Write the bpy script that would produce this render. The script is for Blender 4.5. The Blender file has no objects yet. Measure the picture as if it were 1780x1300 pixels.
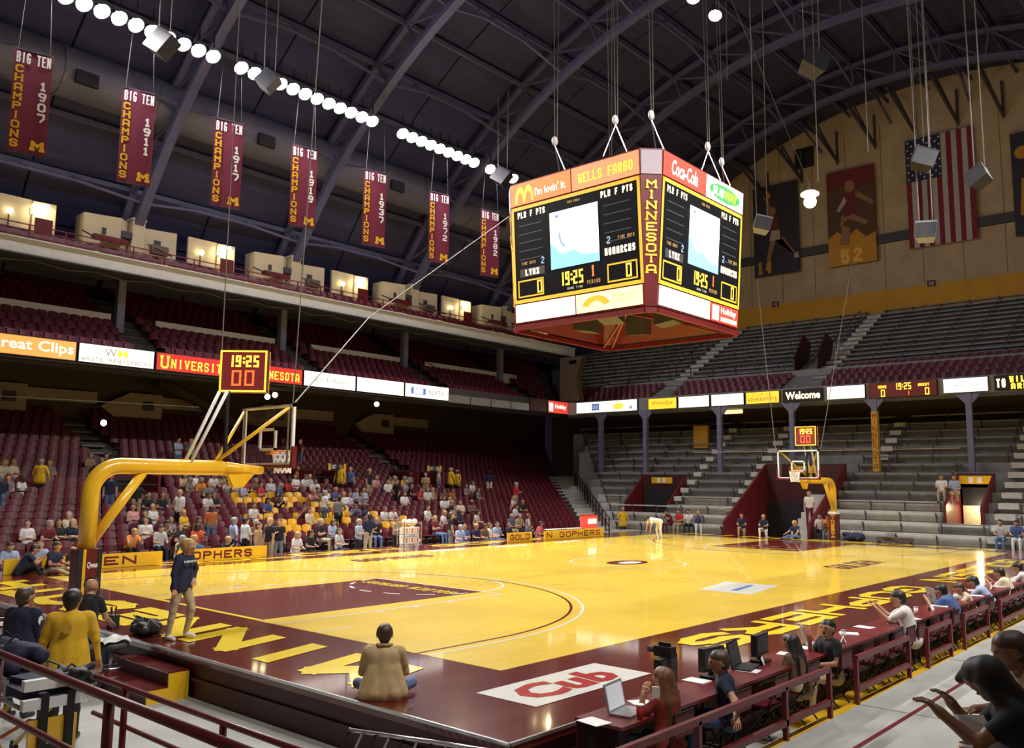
import bpy, math, random
import numpy as np
from mathutils import Vector, Matrix
random.seed(7); rnd = random.random
SC = bpy.context.scene; COL = SC.collection
R = math.radians
# ---------------------------------------------------------------- camera
FPX = 1495.34
cam_d = bpy.data.cameras.new('camera'); cam = bpy.data.objects.new('camera', cam_d); COL.objects.link(cam)
cam_d.sensor_fit = 'HORIZONTAL'; cam_d.sensor_width = 36; cam_d.lens = FPX / 1780 * 36; cam_d.clip_start = .05; cam_d.clip_end = 400
CAM = Vector((-8.7054, -7.8630, 2.4680))
def _cam():
    yaw, pit, roll = .725369, .124857, .010725
    f = Vector((math.cos(pit) * math.cos(yaw), math.cos(pit) * math.sin(yaw), math.sin(pit)))
    r = f.cross(Vector((0, 0, 1))).normalized(); u = r.cross(f)
    r, u = r * math.cos(roll) + u * math.sin(roll), u * math.cos(roll) - r * math.sin(roll)
    m = Matrix((r, u, -f)).transposed().to_4x4(); m.translation = CAM
    cam.matrix_world = m
_cam(); SC.camera = cam
# ---------------------------------------------------------------- world, exposure
w = bpy.data.worlds.new('world'); SC.world = w; w.use_nodes = True
w.node_tree.nodes['Background'].inputs[0].default_value = (.30, .28, .42, 1)
w.node_tree.nodes['Background'].inputs[1].default_value = .02
SC.view_settings.view_transform = 'Standard'; SC.view_settings.look = 'None'
SC.view_settings.gamma = 1; SC.view_settings.use_curve_mapping = False
SC.view_settings.exposure = 0.0
LAMP_W = 2080          # watts of one arena floodlight
LAMP_GLOW = 120        # brightness of its glowing glass
# ---------------------------------------------------------------- materials
MATS = {}
def mat(name, col, rough=.6, metal=0, emit=0, ecol=None, noise=.12, scale=6, coat=0, bump=0, spec=.5, stretch=None):
    if name in MATS: return MATS[name]
    m = bpy.data.materials.new(name); m.use_nodes = True; nt = m.node_tree; N = nt.nodes; K = nt.links
    b = N['Principled BSDF']; b.inputs['Roughness'].default_value = rough; b.inputs['Metallic'].default_value = metal
    b.inputs['Specular IOR Level'].default_value = spec
    if coat: b.inputs['Coat Weight'].default_value = coat; b.inputs['Coat Roughness'].default_value = .06
    c = (col[0], col[1], col[2], 1)
    if emit:
        b.inputs['Base Color'].default_value = c
        e = ecol or col; b.inputs['Emission Color'].default_value = (e[0], e[1], e[2], 1); b.inputs['Emission Strength'].default_value = emit
    else:
        tc = N.new('ShaderNodeTexCoord'); nz = N.new('ShaderNodeTexNoise'); nz.inputs['Scale'].default_value = scale; nz.inputs['Detail'].default_value = 3
        src = tc.outputs['Object']
        if stretch:
            mp = N.new('ShaderNodeMapping'); mp.inputs['Scale'].default_value = stretch; K.new(src, mp.inputs[0]); src = mp.outputs[0]
        K.new(src, nz.inputs['Vector'])
        rp = N.new('ShaderNodeMapRange'); rp.inputs[1].default_value = .3; rp.inputs[2].default_value = .7; rp.inputs[3].default_value = 1 - noise; rp.inputs[4].default_value = 1 + noise
        K.new(nz.outputs['Fac'], rp.inputs[0])
        mx = N.new('ShaderNodeVectorMath'); mx.operation = 'SCALE'; mx.inputs[0].default_value = col[:3]; K.new(rp.outputs[0], mx.inputs['Scale'])
        K.new(mx.outputs[0], b.inputs['Base Color'])
        if bump:
            bp = N.new('ShaderNodeBump'); bp.inputs['Strength'].default_value = bump; bp.inputs['Distance'].default_value = .02
            K.new(nz.outputs['Fac'], bp.inputs['Height']); K.new(bp.outputs[0], b.inputs['Normal'])
    MATS[name] = m; return m
def wood_mat():
    m = bpy.data.materials.new('maple_court'); m.use_nodes = True; nt = m.node_tree; N = nt.nodes; K = nt.links; b = N['Principled BSDF']
    tc = N.new('ShaderNodeTexCoord'); br = N.new('ShaderNodeTexBrick'); br.inputs['Scale'].default_value = 1
    br.inputs['Brick Width'].default_value = 1.3; br.inputs['Row Height'].default_value = .09; br.inputs['Mortar Size'].default_value = .001
    br.inputs['Color1'].default_value = (.90, .62, .075, 1); br.inputs['Color2'].default_value = (.85, .575, .066, 1); br.inputs['Mortar'].default_value = (.78, .52, .058, 1)
    K.new(tc.outputs['Object'], br.inputs['Vector'])
    nz = N.new('ShaderNodeTexNoise'); nz.inputs['Scale'].default_value = .35; nz.inputs['Detail'].default_value = 4; K.new(tc.outputs['Object'], nz.inputs['Vector'])
    rp = N.new('ShaderNodeMapRange'); rp.inputs[1].default_value = .3; rp.inputs[2].default_value = .7; rp.inputs[3].default_value = .86; rp.inputs[4].default_value = 1.1; K.new(nz.outputs['Fac'], rp.inputs[0])
    mx = N.new('ShaderNodeVectorMath'); mx.operation = 'SCALE'; K.new(br.outputs['Color'], mx.inputs[0]); K.new(rp.outputs[0], mx.inputs['Scale']); K.new(mx.outputs[0], b.inputs['Base Color'])
    b.inputs['Roughness'].default_value = .24; b.inputs['Coat Weight'].default_value = .6; b.inputs['Coat Roughness'].default_value = .05
    MATS['maple_court'] = m; return m
M = mat
wood_mat()
def gloss(name, col): return M(name, col, .24, coat=.6, noise=.06, scale=1.5)
M('maroon_floor', (.125, .012, .010), .2, coat=.7, noise=.12, scale=1.2)
gloss('court_white', (.80, .78, .70)); gloss('court_yellow', (.95, .70, .03)); gloss('court_red', (.45, .03, .025)); gloss('court_maroon', (.135, .013, .011)); gloss('court_blue', (.12, .25, .6))
M('concrete', (.36, .36, .33), .7, noise=.16, scale=1.1, bump=.1)
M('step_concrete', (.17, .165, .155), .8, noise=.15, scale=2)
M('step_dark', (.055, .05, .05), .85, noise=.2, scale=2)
M('bleacher_grey', (.25, .25, .24), .6, noise=.12, scale=3)
M('bleacher_light', (.56, .545, .48), .55, noise=.10, scale=3)
M('bench_brown', (.13, .095, .065), .5, noise=.15, scale=4)
M('maroon_plastic', (.105, .009, .018), .42, spec=.35, noise=.05)
M('yellow_plastic', (.80, .42, .015), .3, noise=.05)
M('maroon_paint', (.14, .012, .014), .35, noise=.08)
M('maroon_dark', (.055, .007, .009), .5, noise=.1)
M('yellow_paint', (.82, .47, .02), .28, noise=.05, coat=.3)
M('black_metal', (.014, .014, .015), .45, metal=.3)
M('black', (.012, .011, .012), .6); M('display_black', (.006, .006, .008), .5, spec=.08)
M('dark_grey', (.05, .05, .055), .6)
M('grey_metal', (.34, .35, .36), .4, metal=.5)
M('steel', (.62, .62, .63), .25, metal=.9)
M('white_paint', (.78, .78, .75), .45, noise=.04)
M('paper', (.82, .81, .78), .8, noise=.04)
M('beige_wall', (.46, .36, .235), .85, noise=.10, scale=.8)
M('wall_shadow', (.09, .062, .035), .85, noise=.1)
M('gold_wall', (.62, .33, .03), .8, noise=.08, scale=.8)
M('cream_booth', (.62, .52, .33), .8, noise=.06, scale=2)
M('roof_panel', (.040, .041, .105), .85, noise=.18, scale=.8, stretch=(.4, 3, 3))
M('truss_steel', (.088, .09, .175), .6, noise=.08)
M('duct', (.15, .15, .22), .55, metal=.2, noise=.1)
M('girder_grey', (.50, .50, .46), .6, noise=.06)
M('column_blue', (.16, .165, .26), .5)
M('glass_board', (.02, .022, .026), .05, spec=.6)
M('cable', (.16, .135, .10), .7)
M('speaker_grey', (.30, .30, .31), .6)
M('banner', (.155, .012, .040), .8, noise=.08, scale=3)
M('navy', (.012, .014, .04), .8); M('tan_cloth', (.45, .31, .14), .85, noise=.1, scale=14, bump=.2)
M('red_plastic', (.5, .03, .02), .4); M('orange', (.75, .2, .02), .5)
def E(name, col, s): return M('lit_' + name, col, .5, emit=s)
E('white', (1, .97, .88), 1.25); E('orange', (.90, .19, .045), 1); E('orange2', (.95, .33, .07), 1); E('red', (.75, .055, .03), .95); E('deepred', (.50, .02, .014), .95); E('yellow', (1, .62, .03), 1.0); E('cream', (1, .83, .42), 1.0)
E('salmon', (.90, .25, .11), 1); E('led', (1, .55, .04), 3.0); E('led_red', (1, .10, .02), 2.2); E('led_pale', (1, .80, .45), 2.2); E('screen', (.92, .97, 1), 1.5)
E('cyan', (.20, .75, .95), 1.2); E('maroon', (.20, .02, .022), .35); E('gold', (.95, .62, .05), 1.1); E('green', (.05, .35, .08), .6); E('gold_dim', (.75, .45, .03), .55)
E('blackred', (.10, .010, .008), .5); E('mauve', (.30, .24, .27), .6); E('glow', (.95, .92, 1), LAMP_GLOW); E('booth', (1, .86, .5), 9); E('globe', (1, .93, .72), 1.6); E('letter_grey', (.42, .40, .34), .55); E('letter_blue', (.12, .2, .6), .7)
E('brown', (.38, .22, .06), .55); E('exit', (1, .05, .02), 2); E('bluegrey', (.25, .35, .55), .8)
# ---------------------------------------------------------------- mesh helpers
class MB:
    def __init__(s): s.v = []; s.f = []; s.m = []
    def add(s, vs, fs, mi=0):
        o = len(s.v); s.v += [tuple(p) for p in vs]; s.f += [tuple(i + o for i in f) for f in fs]; s.m += [mi] * len(fs); return s
    def box(s, a, b, mi=0):
        x0, x1 = sorted((a[0], b[0])); y0, y1 = sorted((a[1], b[1])); z0, z1 = sorted((a[2], b[2]))
        return s.add([(x0, y0, z0), (x1, y0, z0), (x1, y1, z0), (x0, y1, z0), (x0, y0, z1), (x1, y0, z1), (x1, y1, z1), (x0, y1, z1)],
                     [(0, 3, 2, 1), (4, 5, 6, 7), (0, 1, 5, 4), (1, 2, 6, 5), (2, 3, 7, 6), (3, 0, 4, 7)], mi)
    def bar(s, p, q, wd, ht=None, up=(0, 0, 1), mi=0):
        p = Vector(p); q = Vector(q); d = (q - p).normalized(); ht = ht or wd
        r = d.cross(Vector(up))
        if r.length < 1e-4: r = d.cross(Vector((1, 0, 0)))
        r.normalize(); u = r.cross(d); r *= wd / 2; u *= ht / 2
        vs = [p - r - u, p + r - u, p + r + u, p - r + u, q - r - u, q + r - u, q + r + u, q - r + u]
        return s.add(vs, [(0, 1, 2, 3), (7, 6, 5, 4), (0, 4, 5, 1), (1, 5, 6, 2), (2, 6, 7, 3), (3, 7, 4, 0)], mi)
    def tube(s, pts, rad, n=8, cap=True, mi=0):
        pts = [Vector(p) for p in pts]; k = len(pts); rads = rad if isinstance(rad, (list, tuple)) else [rad] * k
        rings = []; ref = None
        for i, p in enumerate(pts):
            d = (pts[min(i + 1, k - 1)] - pts[max(i - 1, 0)]).normalized()
            if ref is None:
                ref = d.cross(Vector((0, 0, 1)))
                if ref.length < 1e-3: ref = d.cross(Vector((1, 0, 0)))
            ref = (ref - d * ref.dot(d)).normalized(); b = d.cross(ref)
            rings.append([p + (ref * math.cos(2 * math.pi * j / n) + b * math.sin(2 * math.pi * j / n)) * rads[i] for j in range(n)])
        vs = [q for g in rings for q in g]
        fs = [(i * n + j, i * n + (j + 1) % n, (i + 1) * n + (j + 1) % n, (i + 1) * n + j) for i in range(k - 1) for j in range(n)]
        if cap: fs += [tuple(range(n - 1, -1, -1)), tuple((k - 1) * n + j for j in range(n))]
        return s.add(vs, fs, mi)
    def lathe(s, prof, c=(0, 0, 0), n=16, mi=0):
        vs = [(c[0] + r_ * math.cos(2 * math.pi * j / n), c[1] + r_ * math.sin(2 * math.pi * j / n), c[2] + z_) for r_, z_ in prof for j in range(n)]
        k = len(prof)
        fs = [(i * n + j, i * n + (j + 1) % n, (i + 1) * n + (j + 1) % n, (i + 1) * n + j) for i in range(k - 1) for j in range(n)]
        return s.add(vs, fs, mi)
    def prism(s, poly, axis, a, b, mi=0):
        def P(t, c): return (c, t[0], t[1]) if axis == 'x' else ((t[0], c, t[1]) if axis == 'y' else (t[0], t[1], c))
        n = len(poly); vs = [P(t, a) for t in poly] + [P(t, b) for t in poly]
        return s.add(vs, [tuple(range(n)), tuple(range(2 * n - 1, n - 1, -1))] + [(i, i + n, (i + 1) % n + n, (i + 1) % n) for i in range(n)], mi)
    def sphere(s, c, r_, n=10, sq=(1, 1, 1), mi=0):
        prof = [(math.sin(math.pi * i / n), -math.cos(math.pi * i / n)) for i in range(n + 1)]
        m = n + 2; vs = [(c[0] + r_ * sq[0] * max(p[0], 1e-4) * math.cos(2 * math.pi * j / m), c[1] + r_ * sq[1] * max(p[0], 1e-4) * math.sin(2 * math.pi * j / m), c[2] + r_ * sq[2] * p[1]) for p in prof for j in range(m)]
        return s.add(vs, [(i * m + j, i * m + (j + 1) % m, (i + 1) * m + (j + 1) % m, (i + 1) * m + j) for i in range(n) for j in range(m)], mi)
    def mesh(s, name, mats, smooth=False):
        me = bpy.data.meshes.new(name); me.from_pydata(s.v, [], s.f)
        for m in (mats if isinstance(mats, (list, tuple)) else [mats]): me.materials.append(MATS[m] if isinstance(m, str) else m)
        if len(me.materials) > 1: me.polygons.foreach_set('material_index', s.m)
        if smooth: me.polygons.foreach_set('use_smooth', [True] * len(me.polygons))
        me.validate(); me.update(); return me
    def build(s, name, mats, parent=None, smooth=False, **kw):
        return link(name, s.mesh(name, mats, smooth), parent, **kw)
def link(name, me, parent=None, loc=None, rz=None, label=None, cat=None, group=None, kind=None):
    o = bpy.data.objects.new(name, me); COL.objects.link(o)
    if parent: o.parent = parent
    if loc is not None: o.location = loc
    if rz is not None: o.rotation_euler = (0, 0, rz)
    if label: o['label'] = label
    if cat: o['category'] = cat
    if group: o['group'] = group
    if kind: o['kind'] = kind
    return o
def thing(name, label, cat, loc=(0, 0, 0), rz=0, group=None): return link(name, None, None, loc, rz, label, cat, group)
def struct(name, mb, mats, label=None, smooth=False): return mb.build(name, mats, None, smooth, kind='structure', label=label)
def box(name, a, b, m, parent=None, **kw): return MB().box(a, b).build(name, m, parent, **kw)
# ---------------------------------------------------------------- lettering
GL = {'A': '0005163645 40;0242', 'B': '00063645443303;3342413000', 'C': '4536160501103041', 'D': '00063645413000', 'E': '46060040;0333', 'F': '460600;0333', 'G': '4536160501103041 43;43 23',
      'H': '0006;4046;0343', 'I': '2026', 'J': '4641301001', 'K': '0006;4603;0340', 'L': '060040', 'M': '0006234640', 'N': '00064046', 'O': '051636454130100105', 'P': '00063645443303', 'Q': '051636454130100105;3140',
      'R': '00063645443303;2340', 'S': '453616050413334241301001', 'T': '0646;2620', 'U': '060110304146', 'V': '062046', 'W': '0610234046', 'X': '0046;0640', 'Y': '062346;2320', 'Z': '06460040',
      '0': '051636454130100105', '1': '1526;2620;1030', '2': '0516364544 0100 40', '3': '0636464433;23334241301001', '4': '3036;360242', '5': '460603344241301001', '6': '36160501103041423303', '7': '064643 20', '8': '133344453616050413;1302011030414233', '9': '103045 45361605041343', '.': '1011', "'": '2524', '&': '0046', '-': '1333', ':': '2122;2425'}
def glyph(ch):
    out = []
    for pl in GL.get(ch, '').split(';'):
        pl = pl.replace(' ', '')
        if pl: out.append([(int(pl[i]), int(pl[i + 1])) for i in range(0, len(pl), 2)])
    return out
def stroke(s, w_, h_, th, serif=0, gap=.28, slant=0, vertical=False):
    """block letters as polygons in a w_ x h_ box, origin lower left"""
    mb = MB(); n = len(s); z = [0]
    def seg(a, b):
        d = Vector((b[0] - a[0], b[1] - a[1])); l = d.length
        if l < 1e-6: return
        d /= l; nn = Vector((-d.y, d.x)) * th / 2; a = Vector(a) - d * th * .42; b = Vector(b) + d * th * .42
        q = [a - nn, b - nn, b + nn, a + nn]
        z[0] += 1e-5
        mb.add([(p.x + slant * p.y, p.y, z[0]) for p in q], [(0, 1, 2, 3)])
    cw, chh = (w_, h_ / n) if vertical else (w_ / n, h_)
    for i, c in enumerate(s):
        ox, oy = (0, h_ - (i + 1) * chh) if vertical else (i * cw, 0)
        gx = 0 if vertical else cw * gap; gy = chh * .16 if vertical else 0
        sx = (cw - gx - th) / 4; sy = (chh - gy - th) / 6
        def P(p): return (ox + th / 2 + gx / 2 + p[0] * sx, oy + th / 2 + gy / 2 + p[1] * sy)
        for pl in glyph(c):
            for a, b in zip(pl, pl[1:]): seg(P(a), P(b))
            if serif:
                for e in (pl[0], pl[-1]):
                    if e[1] in (0, 6) and (len(pl) < 4 or e in ((0, 0), (4, 0), (0, 6), (4, 6))):
                        p = P(e); seg((p[0] - serif * sx, p[1]), (p[0] + serif * sx, p[1]))
    return mb
def lay(mb, o, xd, yd, lift=0):
    """move a flat xy drawing to origin o with axes xd, yd"""
    o = Vector(o); xd = Vector(xd).normalized(); yd = Vector(yd).normalized(); n = xd.cross(yd)
    mb.v = [tuple(o + xd * p[0] + yd * p[1] + n * (p[2] + lift)) for p in mb.v]; return mb
def ftext(s, w_, h_, bold=0, shear=0):
    cu = bpy.data.curves.new('t', 'FONT'); cu.body = s; cu.size = 1; cu.offset = bold; cu.shear = shear; cu.resolution_u = 2
    ob = bpy.data.objects.new('t', cu); me = bpy.data.meshes.new_from_object(ob)
    v = np.array([tuple(x.co) for x in me.vertices]) if len(me.vertices) else np.zeros((1, 3))
    lo, hi = v.min(0), v.max(0); k = np.array([w_ / max(hi[0] - lo[0], 1e-5), h_ / max(hi[1] - lo[1], 1e-5), 1])
    v = (v - lo) * k; mb = MB(); mb.add([tuple(p) for p in v], [tuple(p.vertices) for p in me.polygons])
    bpy.data.objects.remove(ob); bpy.data.curves.remove(cu); bpy.data.meshes.remove(me); return mb
SEG = {'0': 'abcdef', '1': 'bc', '2': 'abged', '3': 'abgcd', '4': 'fgbc', '5': 'afgcd', '6': 'afgedc', '7': 'abc', '8': 'abcdefg', '9': 'abcdfg'}
def seg7(s, w_, h_, th):
    mb = MB(); cw = w_ / sum(.4 if c == ':' else 1 for c in s); x = 0
    for c in s:
        if c == ':':
            for yy in (.3, .65): mb.add([(x + cw * .1, h_ * yy, 0), (x + cw * .1 + th, h_ * yy, 0), (x + cw * .1 + th, h_ * yy + th, 0), (x + cw * .1, h_ * yy + th, 0)], [(0, 1, 2, 3)])
            x += cw * .4; continue
        a, b = x + cw * .12, x + cw * .88
        rects = dict(a=(a, h_ - th, b, h_), d=(a, 0, b, th), g=(a, h_ / 2 - th / 2, b, h_ / 2 + th / 2), f=(a, h_ / 2, a + th, h_), e=(a, 0, a + th, h_ / 2), b=(b - th, h_ / 2, b, h_), c=(b - th, 0, b, h_ / 2))
        for k in SEG[c]:
            q = rects[k]; e = th * .06
            mb.add([(q[0] + e, q[1] + e, 0), (q[2] - e, q[1] + e, 0), (q[2] - e, q[3] - e, 0), (q[0] + e, q[3] - e, 0)], [(0, 1, 2, 3)])
        x += cw
    return mb
def rect2(x0, y0, x1, y1, z=0): return MB().add([(x0, y0, z), (x1, y0, z), (x1, y1, z), (x0, y1, z)], [(0, 1, 2, 3)])
def disc2(cx, cy, rx, ry, n=24, a0=0, a1=360): 
    return MB().add([(cx, cy, 0)] + [(cx + rx * math.cos(R(a0 + (a1 - a0) * i / n)), cy + ry * math.sin(R(a0 + (a1 - a0) * i / n)), 0) for i in range(n + 1)], [(0, i + 1, i + 2) for i in range(n)])
def arc2(cx, cy, r0, r1, a0, a1, n=40, sy=1):
    vs = []
    for i in range(n + 1):
        t = R(a0 + (a1 - a0) * i / n); vs += [(cx + r0 * math.cos(t), cy + sy * r0 * math.sin(t), 0), (cx + r1 * math.cos(t), cy + sy * r1 * math.sin(t), 0)]
    return MB().add(vs, [(2 * i, 2 * i + 1, 2 * i + 3, 2 * i + 2) for i in range(n)])
# ================================================================ FLOODLIGHTS (real lamps of the hall)
FZ = -.58                                   # arena floor below the raised court (court top is z = 0)
def flood_mesh():
    h = MB().lathe([(.02, .40), (.12, .39), (.17, .22), (.30, .06), (.33, .0), (.30, .0), (.27, .04)], n=14)
    g = MB().sphere((0, 0, .04), .285, 8, (1, 1, .6))
    b = MB().tube([(-.28, 0, .10), (-.28, 0, .42), (.28, 0, .42), (.28, 0, .10)], .018, 6).bar((0, 0, .42), (0, 0, .95), .05)
    return h.mesh('housing', 'dark_grey', True), g.mesh('lamp_glass', 'lit_glow', True), b.mesh('bracket', 'black_metal')
FM = flood_mesh()
def flood(loc, aim, label, group, watts):
    t = thing('floodlight', label, 'floodlight', loc, 0, group)
    d = (Vector(aim) - Vector(loc)).normalized(); q = (-d).to_track_quat('Z', 'Y')
    for nm, me in zip(('housing', 'lamp_glass', 'bracket'), FM):
        o = link(nm, me, t)
        if nm != 'bracket': o.rotation_mode = 'QUATERNION'; o.rotation_quaternion = q
    ld = bpy.data.lights.new('flood_beam', 'SPOT'); ld.energy = watts; ld.spot_size = R(84); ld.spot_blend = .85; ld.shadow_soft_size = .2; ld.color = (1, .97, .93)
    lo = bpy.data.objects.new('flood_beam', ld); COL.objects.link(lo); lo.parent = t; lo.location = d * .36
    lo.rotation_mode = 'QUATERNION'; lo.rotation_quaternion = d.to_track_quat('-Z', 'Y')
ORD = ['first', 'second', 'third', 'fourth', 'fifth', 'sixth', 'seventh', 'eighth', 'ninth', 'tenth', 'eleventh', 'twelfth', 'thirteenth', 'fourteenth', 'fifteenth', 'sixteenth', 'seventeenth', 'eighteenth', 'nineteenth', 'twentieth']
def ordn(k): return ORD[k] if k < 20 else ['twenty-', 'thirty-', 'forty-', 'fifty-'][(k + 1) // 10 - 2] + ORD[(k + 1) % 10 - 1] if (k + 1) % 10 else ['', '', 'twentieth', 'thirtieth', 'fortieth', 'fiftieth'][(k + 1) // 10]
RIBX = [-8.4, .2, 8.8, 17.4, 26.0, 34.6, 43.2]
k = 0
xs = [1.0 + .64 * i for i in range(41)]
xs = [x for x in xs if min(abs(x - r_) for r_ in RIBX) > .4 and not 23.7 < x < 24.6]
for i, x in enumerate(xs):
    flood((x, 23.5, 19.6), (14.3 + (x - 14) * .5, 8, 0), 'round floodlight in the long row under the roof, %s from the left end' % ordn(i), 'floodlights in the row above the championship banners', LAMP_W * .75)
for i in range(9): flood((-4 + 4.2 * i, -8.3, 19.6), (14.3 + (-4 + 4.2 * i - 14) * .6, 7, 0), 'floodlight of the row above the near stand, %s from the camera end' % ordn(i), 'floodlights above the near stand', LAMP_W * 2.2)
for x, y, z, nm in ((25.3, 10, 23.9, 'single bright floodlight near the top centre of the roof'), (23.3, 10, 23.85, 'floodlight half cut off by the top edge, over the hanging scoreboard')):
    flood((x, y, z), (14, 6, 0), nm, 'floodlights over the centre', LAMP_W)
# ================================================================ FLOOR AND COURT
fl = struct('floor', MB().box((-16, -16, FZ - .3), (52, 40, FZ)), 'concrete')
wk = struct('walkway_floor', MB().box((-6, -12, FZ), (34, -3.3, -.45)), 'concrete')
for i in range(9): box('floor_joint', (-5 + 4.2 * i, -12, -.4495), (-4.975 + 4.2 * i, -3.3, -.447), 'step_concrete', wk)
box('red_line', (-2, -4.12, -.449), (6.1, -4.06, -.446), 'maroon_paint', wk)
box('yellow_edge', (-4, -3.42, -.449), (33, -3.31, -.445), 'yellow_paint', wk)
box('yellow_strip', (2.2, -3.29, FZ), (33, -2.55, FZ + .004), 'yellow_paint', fl)
for i, (x, y) in enumerate(((-4.1, .4), (-3.6, -1.2), (-4.6, -2.6))): box('floor_mark', (x, y, FZ), (x + .35, y + .9, FZ + .002), 'step_concrete', fl)
CX0, CX1, CY0, CY1 = -2.3, 30.95, -2.2, 17.45
ct = MB().box((CX0, CY0, -.10), (CX1, CY1, 0)); court = struct('court_floor', ct, 'maroon_floor', 'raised basketball court with maroon border and yellow hardwood')
box('skirt', (CX0 + .05, CY0 + .05, FZ), (CX1 - .05, CY1 - .05, -.10), 'maroon_dark', court)
box('skirt_ledge', (CX0 + .01, CY0 + .01, -.34), (CX1 - .01, CY1 - .01, -.30), 'maroon_dark', court)
for nm, a, b in (('edge_trim', (CX0 - .012, CY0 - .012, -.03), (CX0 + .015, CY1, .004)), ('edge_trim', (CX0, CY0 - .012, -.03), (CX1, CY0 + .015, .004))): box(nm, a, b, 'steel', court)
LX, WY = 28.65, 15.24
box('hardwood', (0, 0, -.02), (LX, WY, .0025), 'maple_court', court)
def paint(name, mb, m, z=.005):
    mb.v = [(p[0], p[1], z + p[2]) for p in mb.v]; return mb.build(name, m, court)
def half(end):
    def T(mb):
        if end: mb.v = [(LX - p[0], WY - p[1], p[2]) for p in mb.v]
        return mb
    yc = 7.62
    paint('key_paint', T(rect2(.03, yc - 1.83, 5.79, yc + 1.83)), 'court_maroon', .004)
    paint('baseline_stripe', T(rect2(0, yc - 1.83, .10, yc + 1.83)), 'court_yellow', .0055)
    for y in (yc - 2.44, yc + 2.39): paint('lane_line', T(rect2(0, y, 5.79, y + .06)), 'court_white')
    paint('free_throw_line', T(rect2(5.74, yc - 2.44, 5.80, yc + 2.45)), 'court_white', .0058)
    paint('free_throw_arc', T(arc2(5.77, yc, 1.79, 1.86, -90, 90)), 'court_white')
    for i in range(7): paint('dashed_arc', T(arc2(5.77, yc, 1.77, 1.85, 97 + i * 24.5, 97 + i * 24.5 + 13, 6)), 'court_white', .0062)
    for s in (-1, 1):
        for x in (2.15, 3.05, 4.0): paint('lane_block', T(rect2(x, yc + s * 2.44 - .06 + s * .08, x + .16, yc + s * 2.44 + .06 + s * .08)), 'court_white', .0056)
        paint('coach_mark', T(rect2(.0, yc + s * 3.55, .75, yc + s * 3.55 + .05)), 'court_white')
    for rr, m, nm in ((6.25, 'court_white', 'outer_three_point_arc'), (6.02, 'court_maroon', 'inner_three_point_arc')):
        mb = arc2(1.6, yc, rr - .055, rr, -90, 90, 64)
        for s in (-1, 1): o = rect2(0, min(yc + s * rr, yc + s * (rr - .055)), 1.6, max(yc + s * rr, yc + s * (rr - .055))); mb.add(o.v, o.f)
        paint(nm, T(mb), m)
    for s, x in (('GOLDEN', 0), ('GOPHERS', 1)):
        mb = stroke(s, 1.45, .36, .055); lay(mb, (5.30 + .0 + (0 if x == 0 else 0), yc - 1.6 + x * 1.65, 0), (0, 1, 0), (-1, 0, 0)); paint('key_lettering', T(mb), 'court_yellow', .0058)
half(0); half(1)
paint('centre_circle', arc2(14.325, 7.62, 1.76, 1.83, 0, 360, 64), 'court_white'); paint('halfway_line', rect2(14.30, 0, 14.35, 5.79), 'court_yellow', .0035)
paint('centre_patch', disc2(14.3, 7.62, .85, .55), 'court_maroon', .0045); paint('centre_patch_light', disc2(14.35, 7.55, .5, .3), 'court_white', .0052)
def word(s, o, xd, yd, w_, h_, th, m, sl=0, name='lettering'):
    mb = stroke(s, w_, h_, th, gap=.10, slant=sl); lay(mb, o, xd, yd); return paint(name, mb, m, .006)
word('GOLDEN GOPHERS', (25.3, -.5, 0), (-1, 0, 0), (0, -1, 0), 22, .95, .235, 'court_yellow')
word('GOLDEN GOPHERS', (3.3, 16.0, 0), (1, 0, 0), (0, 1, 0), 22, .95, .235, 'court_yellow')
word('MINNESOTA', (-.57, .75, 0), (0, 1, 0), (-1, 0, 0), 14.3, 1.32, .38, 'court_yellow', -.28)
word('MINNESOTA', (LX + .62, WY - .55, 0), (0, -1, 0), (1, 0, 0), 14.1, 1.2, .36, 'court_yellow')
# sponsor mats painted on the floor
paint('sponsor_panel', rect2(-1.1, -1.53, 1.25, -.61), 'court_white'); 
mb = ftext('Cub', 1.75, .62, .045, .12); lay(mb, (-.85, -1.38, 0), (1, 0, 0), (0, 1, 0)); paint('sponsor_lettering', mb, 'court_red', .0075)
paint('sponsor_panel', MB().add([(9.76, 1.25, 0), (11.9, 1.55, 0), (11.75, 2.9, 0), (9.75, 2.55, 0)], [(0, 1, 2, 3)]), 'court_white')
paint('sponsor_stripe', MB().add([(10.2, 1.8, 0), (11.5, 2.0, 0), (11.45, 2.12, 0), (10.15, 1.95, 0)], [(0, 1, 2, 3)]), 'court_blue', .0075)
word('GOLDEN', (17.4, 1.9, 0), (1, 0, 0), (0, 1, 0), 3.4, .9, .16, 'court_maroon', .2, 'faded_lettering'); word('GOPHERS', (8.2, 13.2, 0), (1, 0, 0), (0, 1, 0), 3.2, .8, .16, 'court_maroon', .2, 'faded_lettering')
for x, y in ((12.6, 14.6), (16.0, 14.4), (19.6, 14.5)): paint('sponsor_panel', rect2(x, y, x + 1.7, y + .5), 'court_white')
# ================================================================ LEFT STAND (three decks)
MITRE = 9.7
NR = 23
def lz(i): return -.3 + .2 * min(i, 15) + .36 * max(0, i - 15)
def ly(i): return 20 + .8 * i
mb = MB()
for i in range(NR): mb.box((-4, ly(i), FZ), (ly(i) + MITRE - .3, ly(i) + .8 if i < NR - 1 else 39, lz(i)))
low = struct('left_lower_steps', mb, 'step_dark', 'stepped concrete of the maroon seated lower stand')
AISLE = [(8.55, 9.65), (26.0, 27.0)]
for a, b in AISLE:
    for i in range(9, NR):
        box('aisle_step', (a, ly(i), lz(i)), (b, ly(i) + .8, lz(i) + .015), 'step_concrete', low); box('aisle_step', (a, ly(i) - .3, lz(i) - .2), (b, ly(i), lz(i) - .1), 'step_concrete', low)
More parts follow.
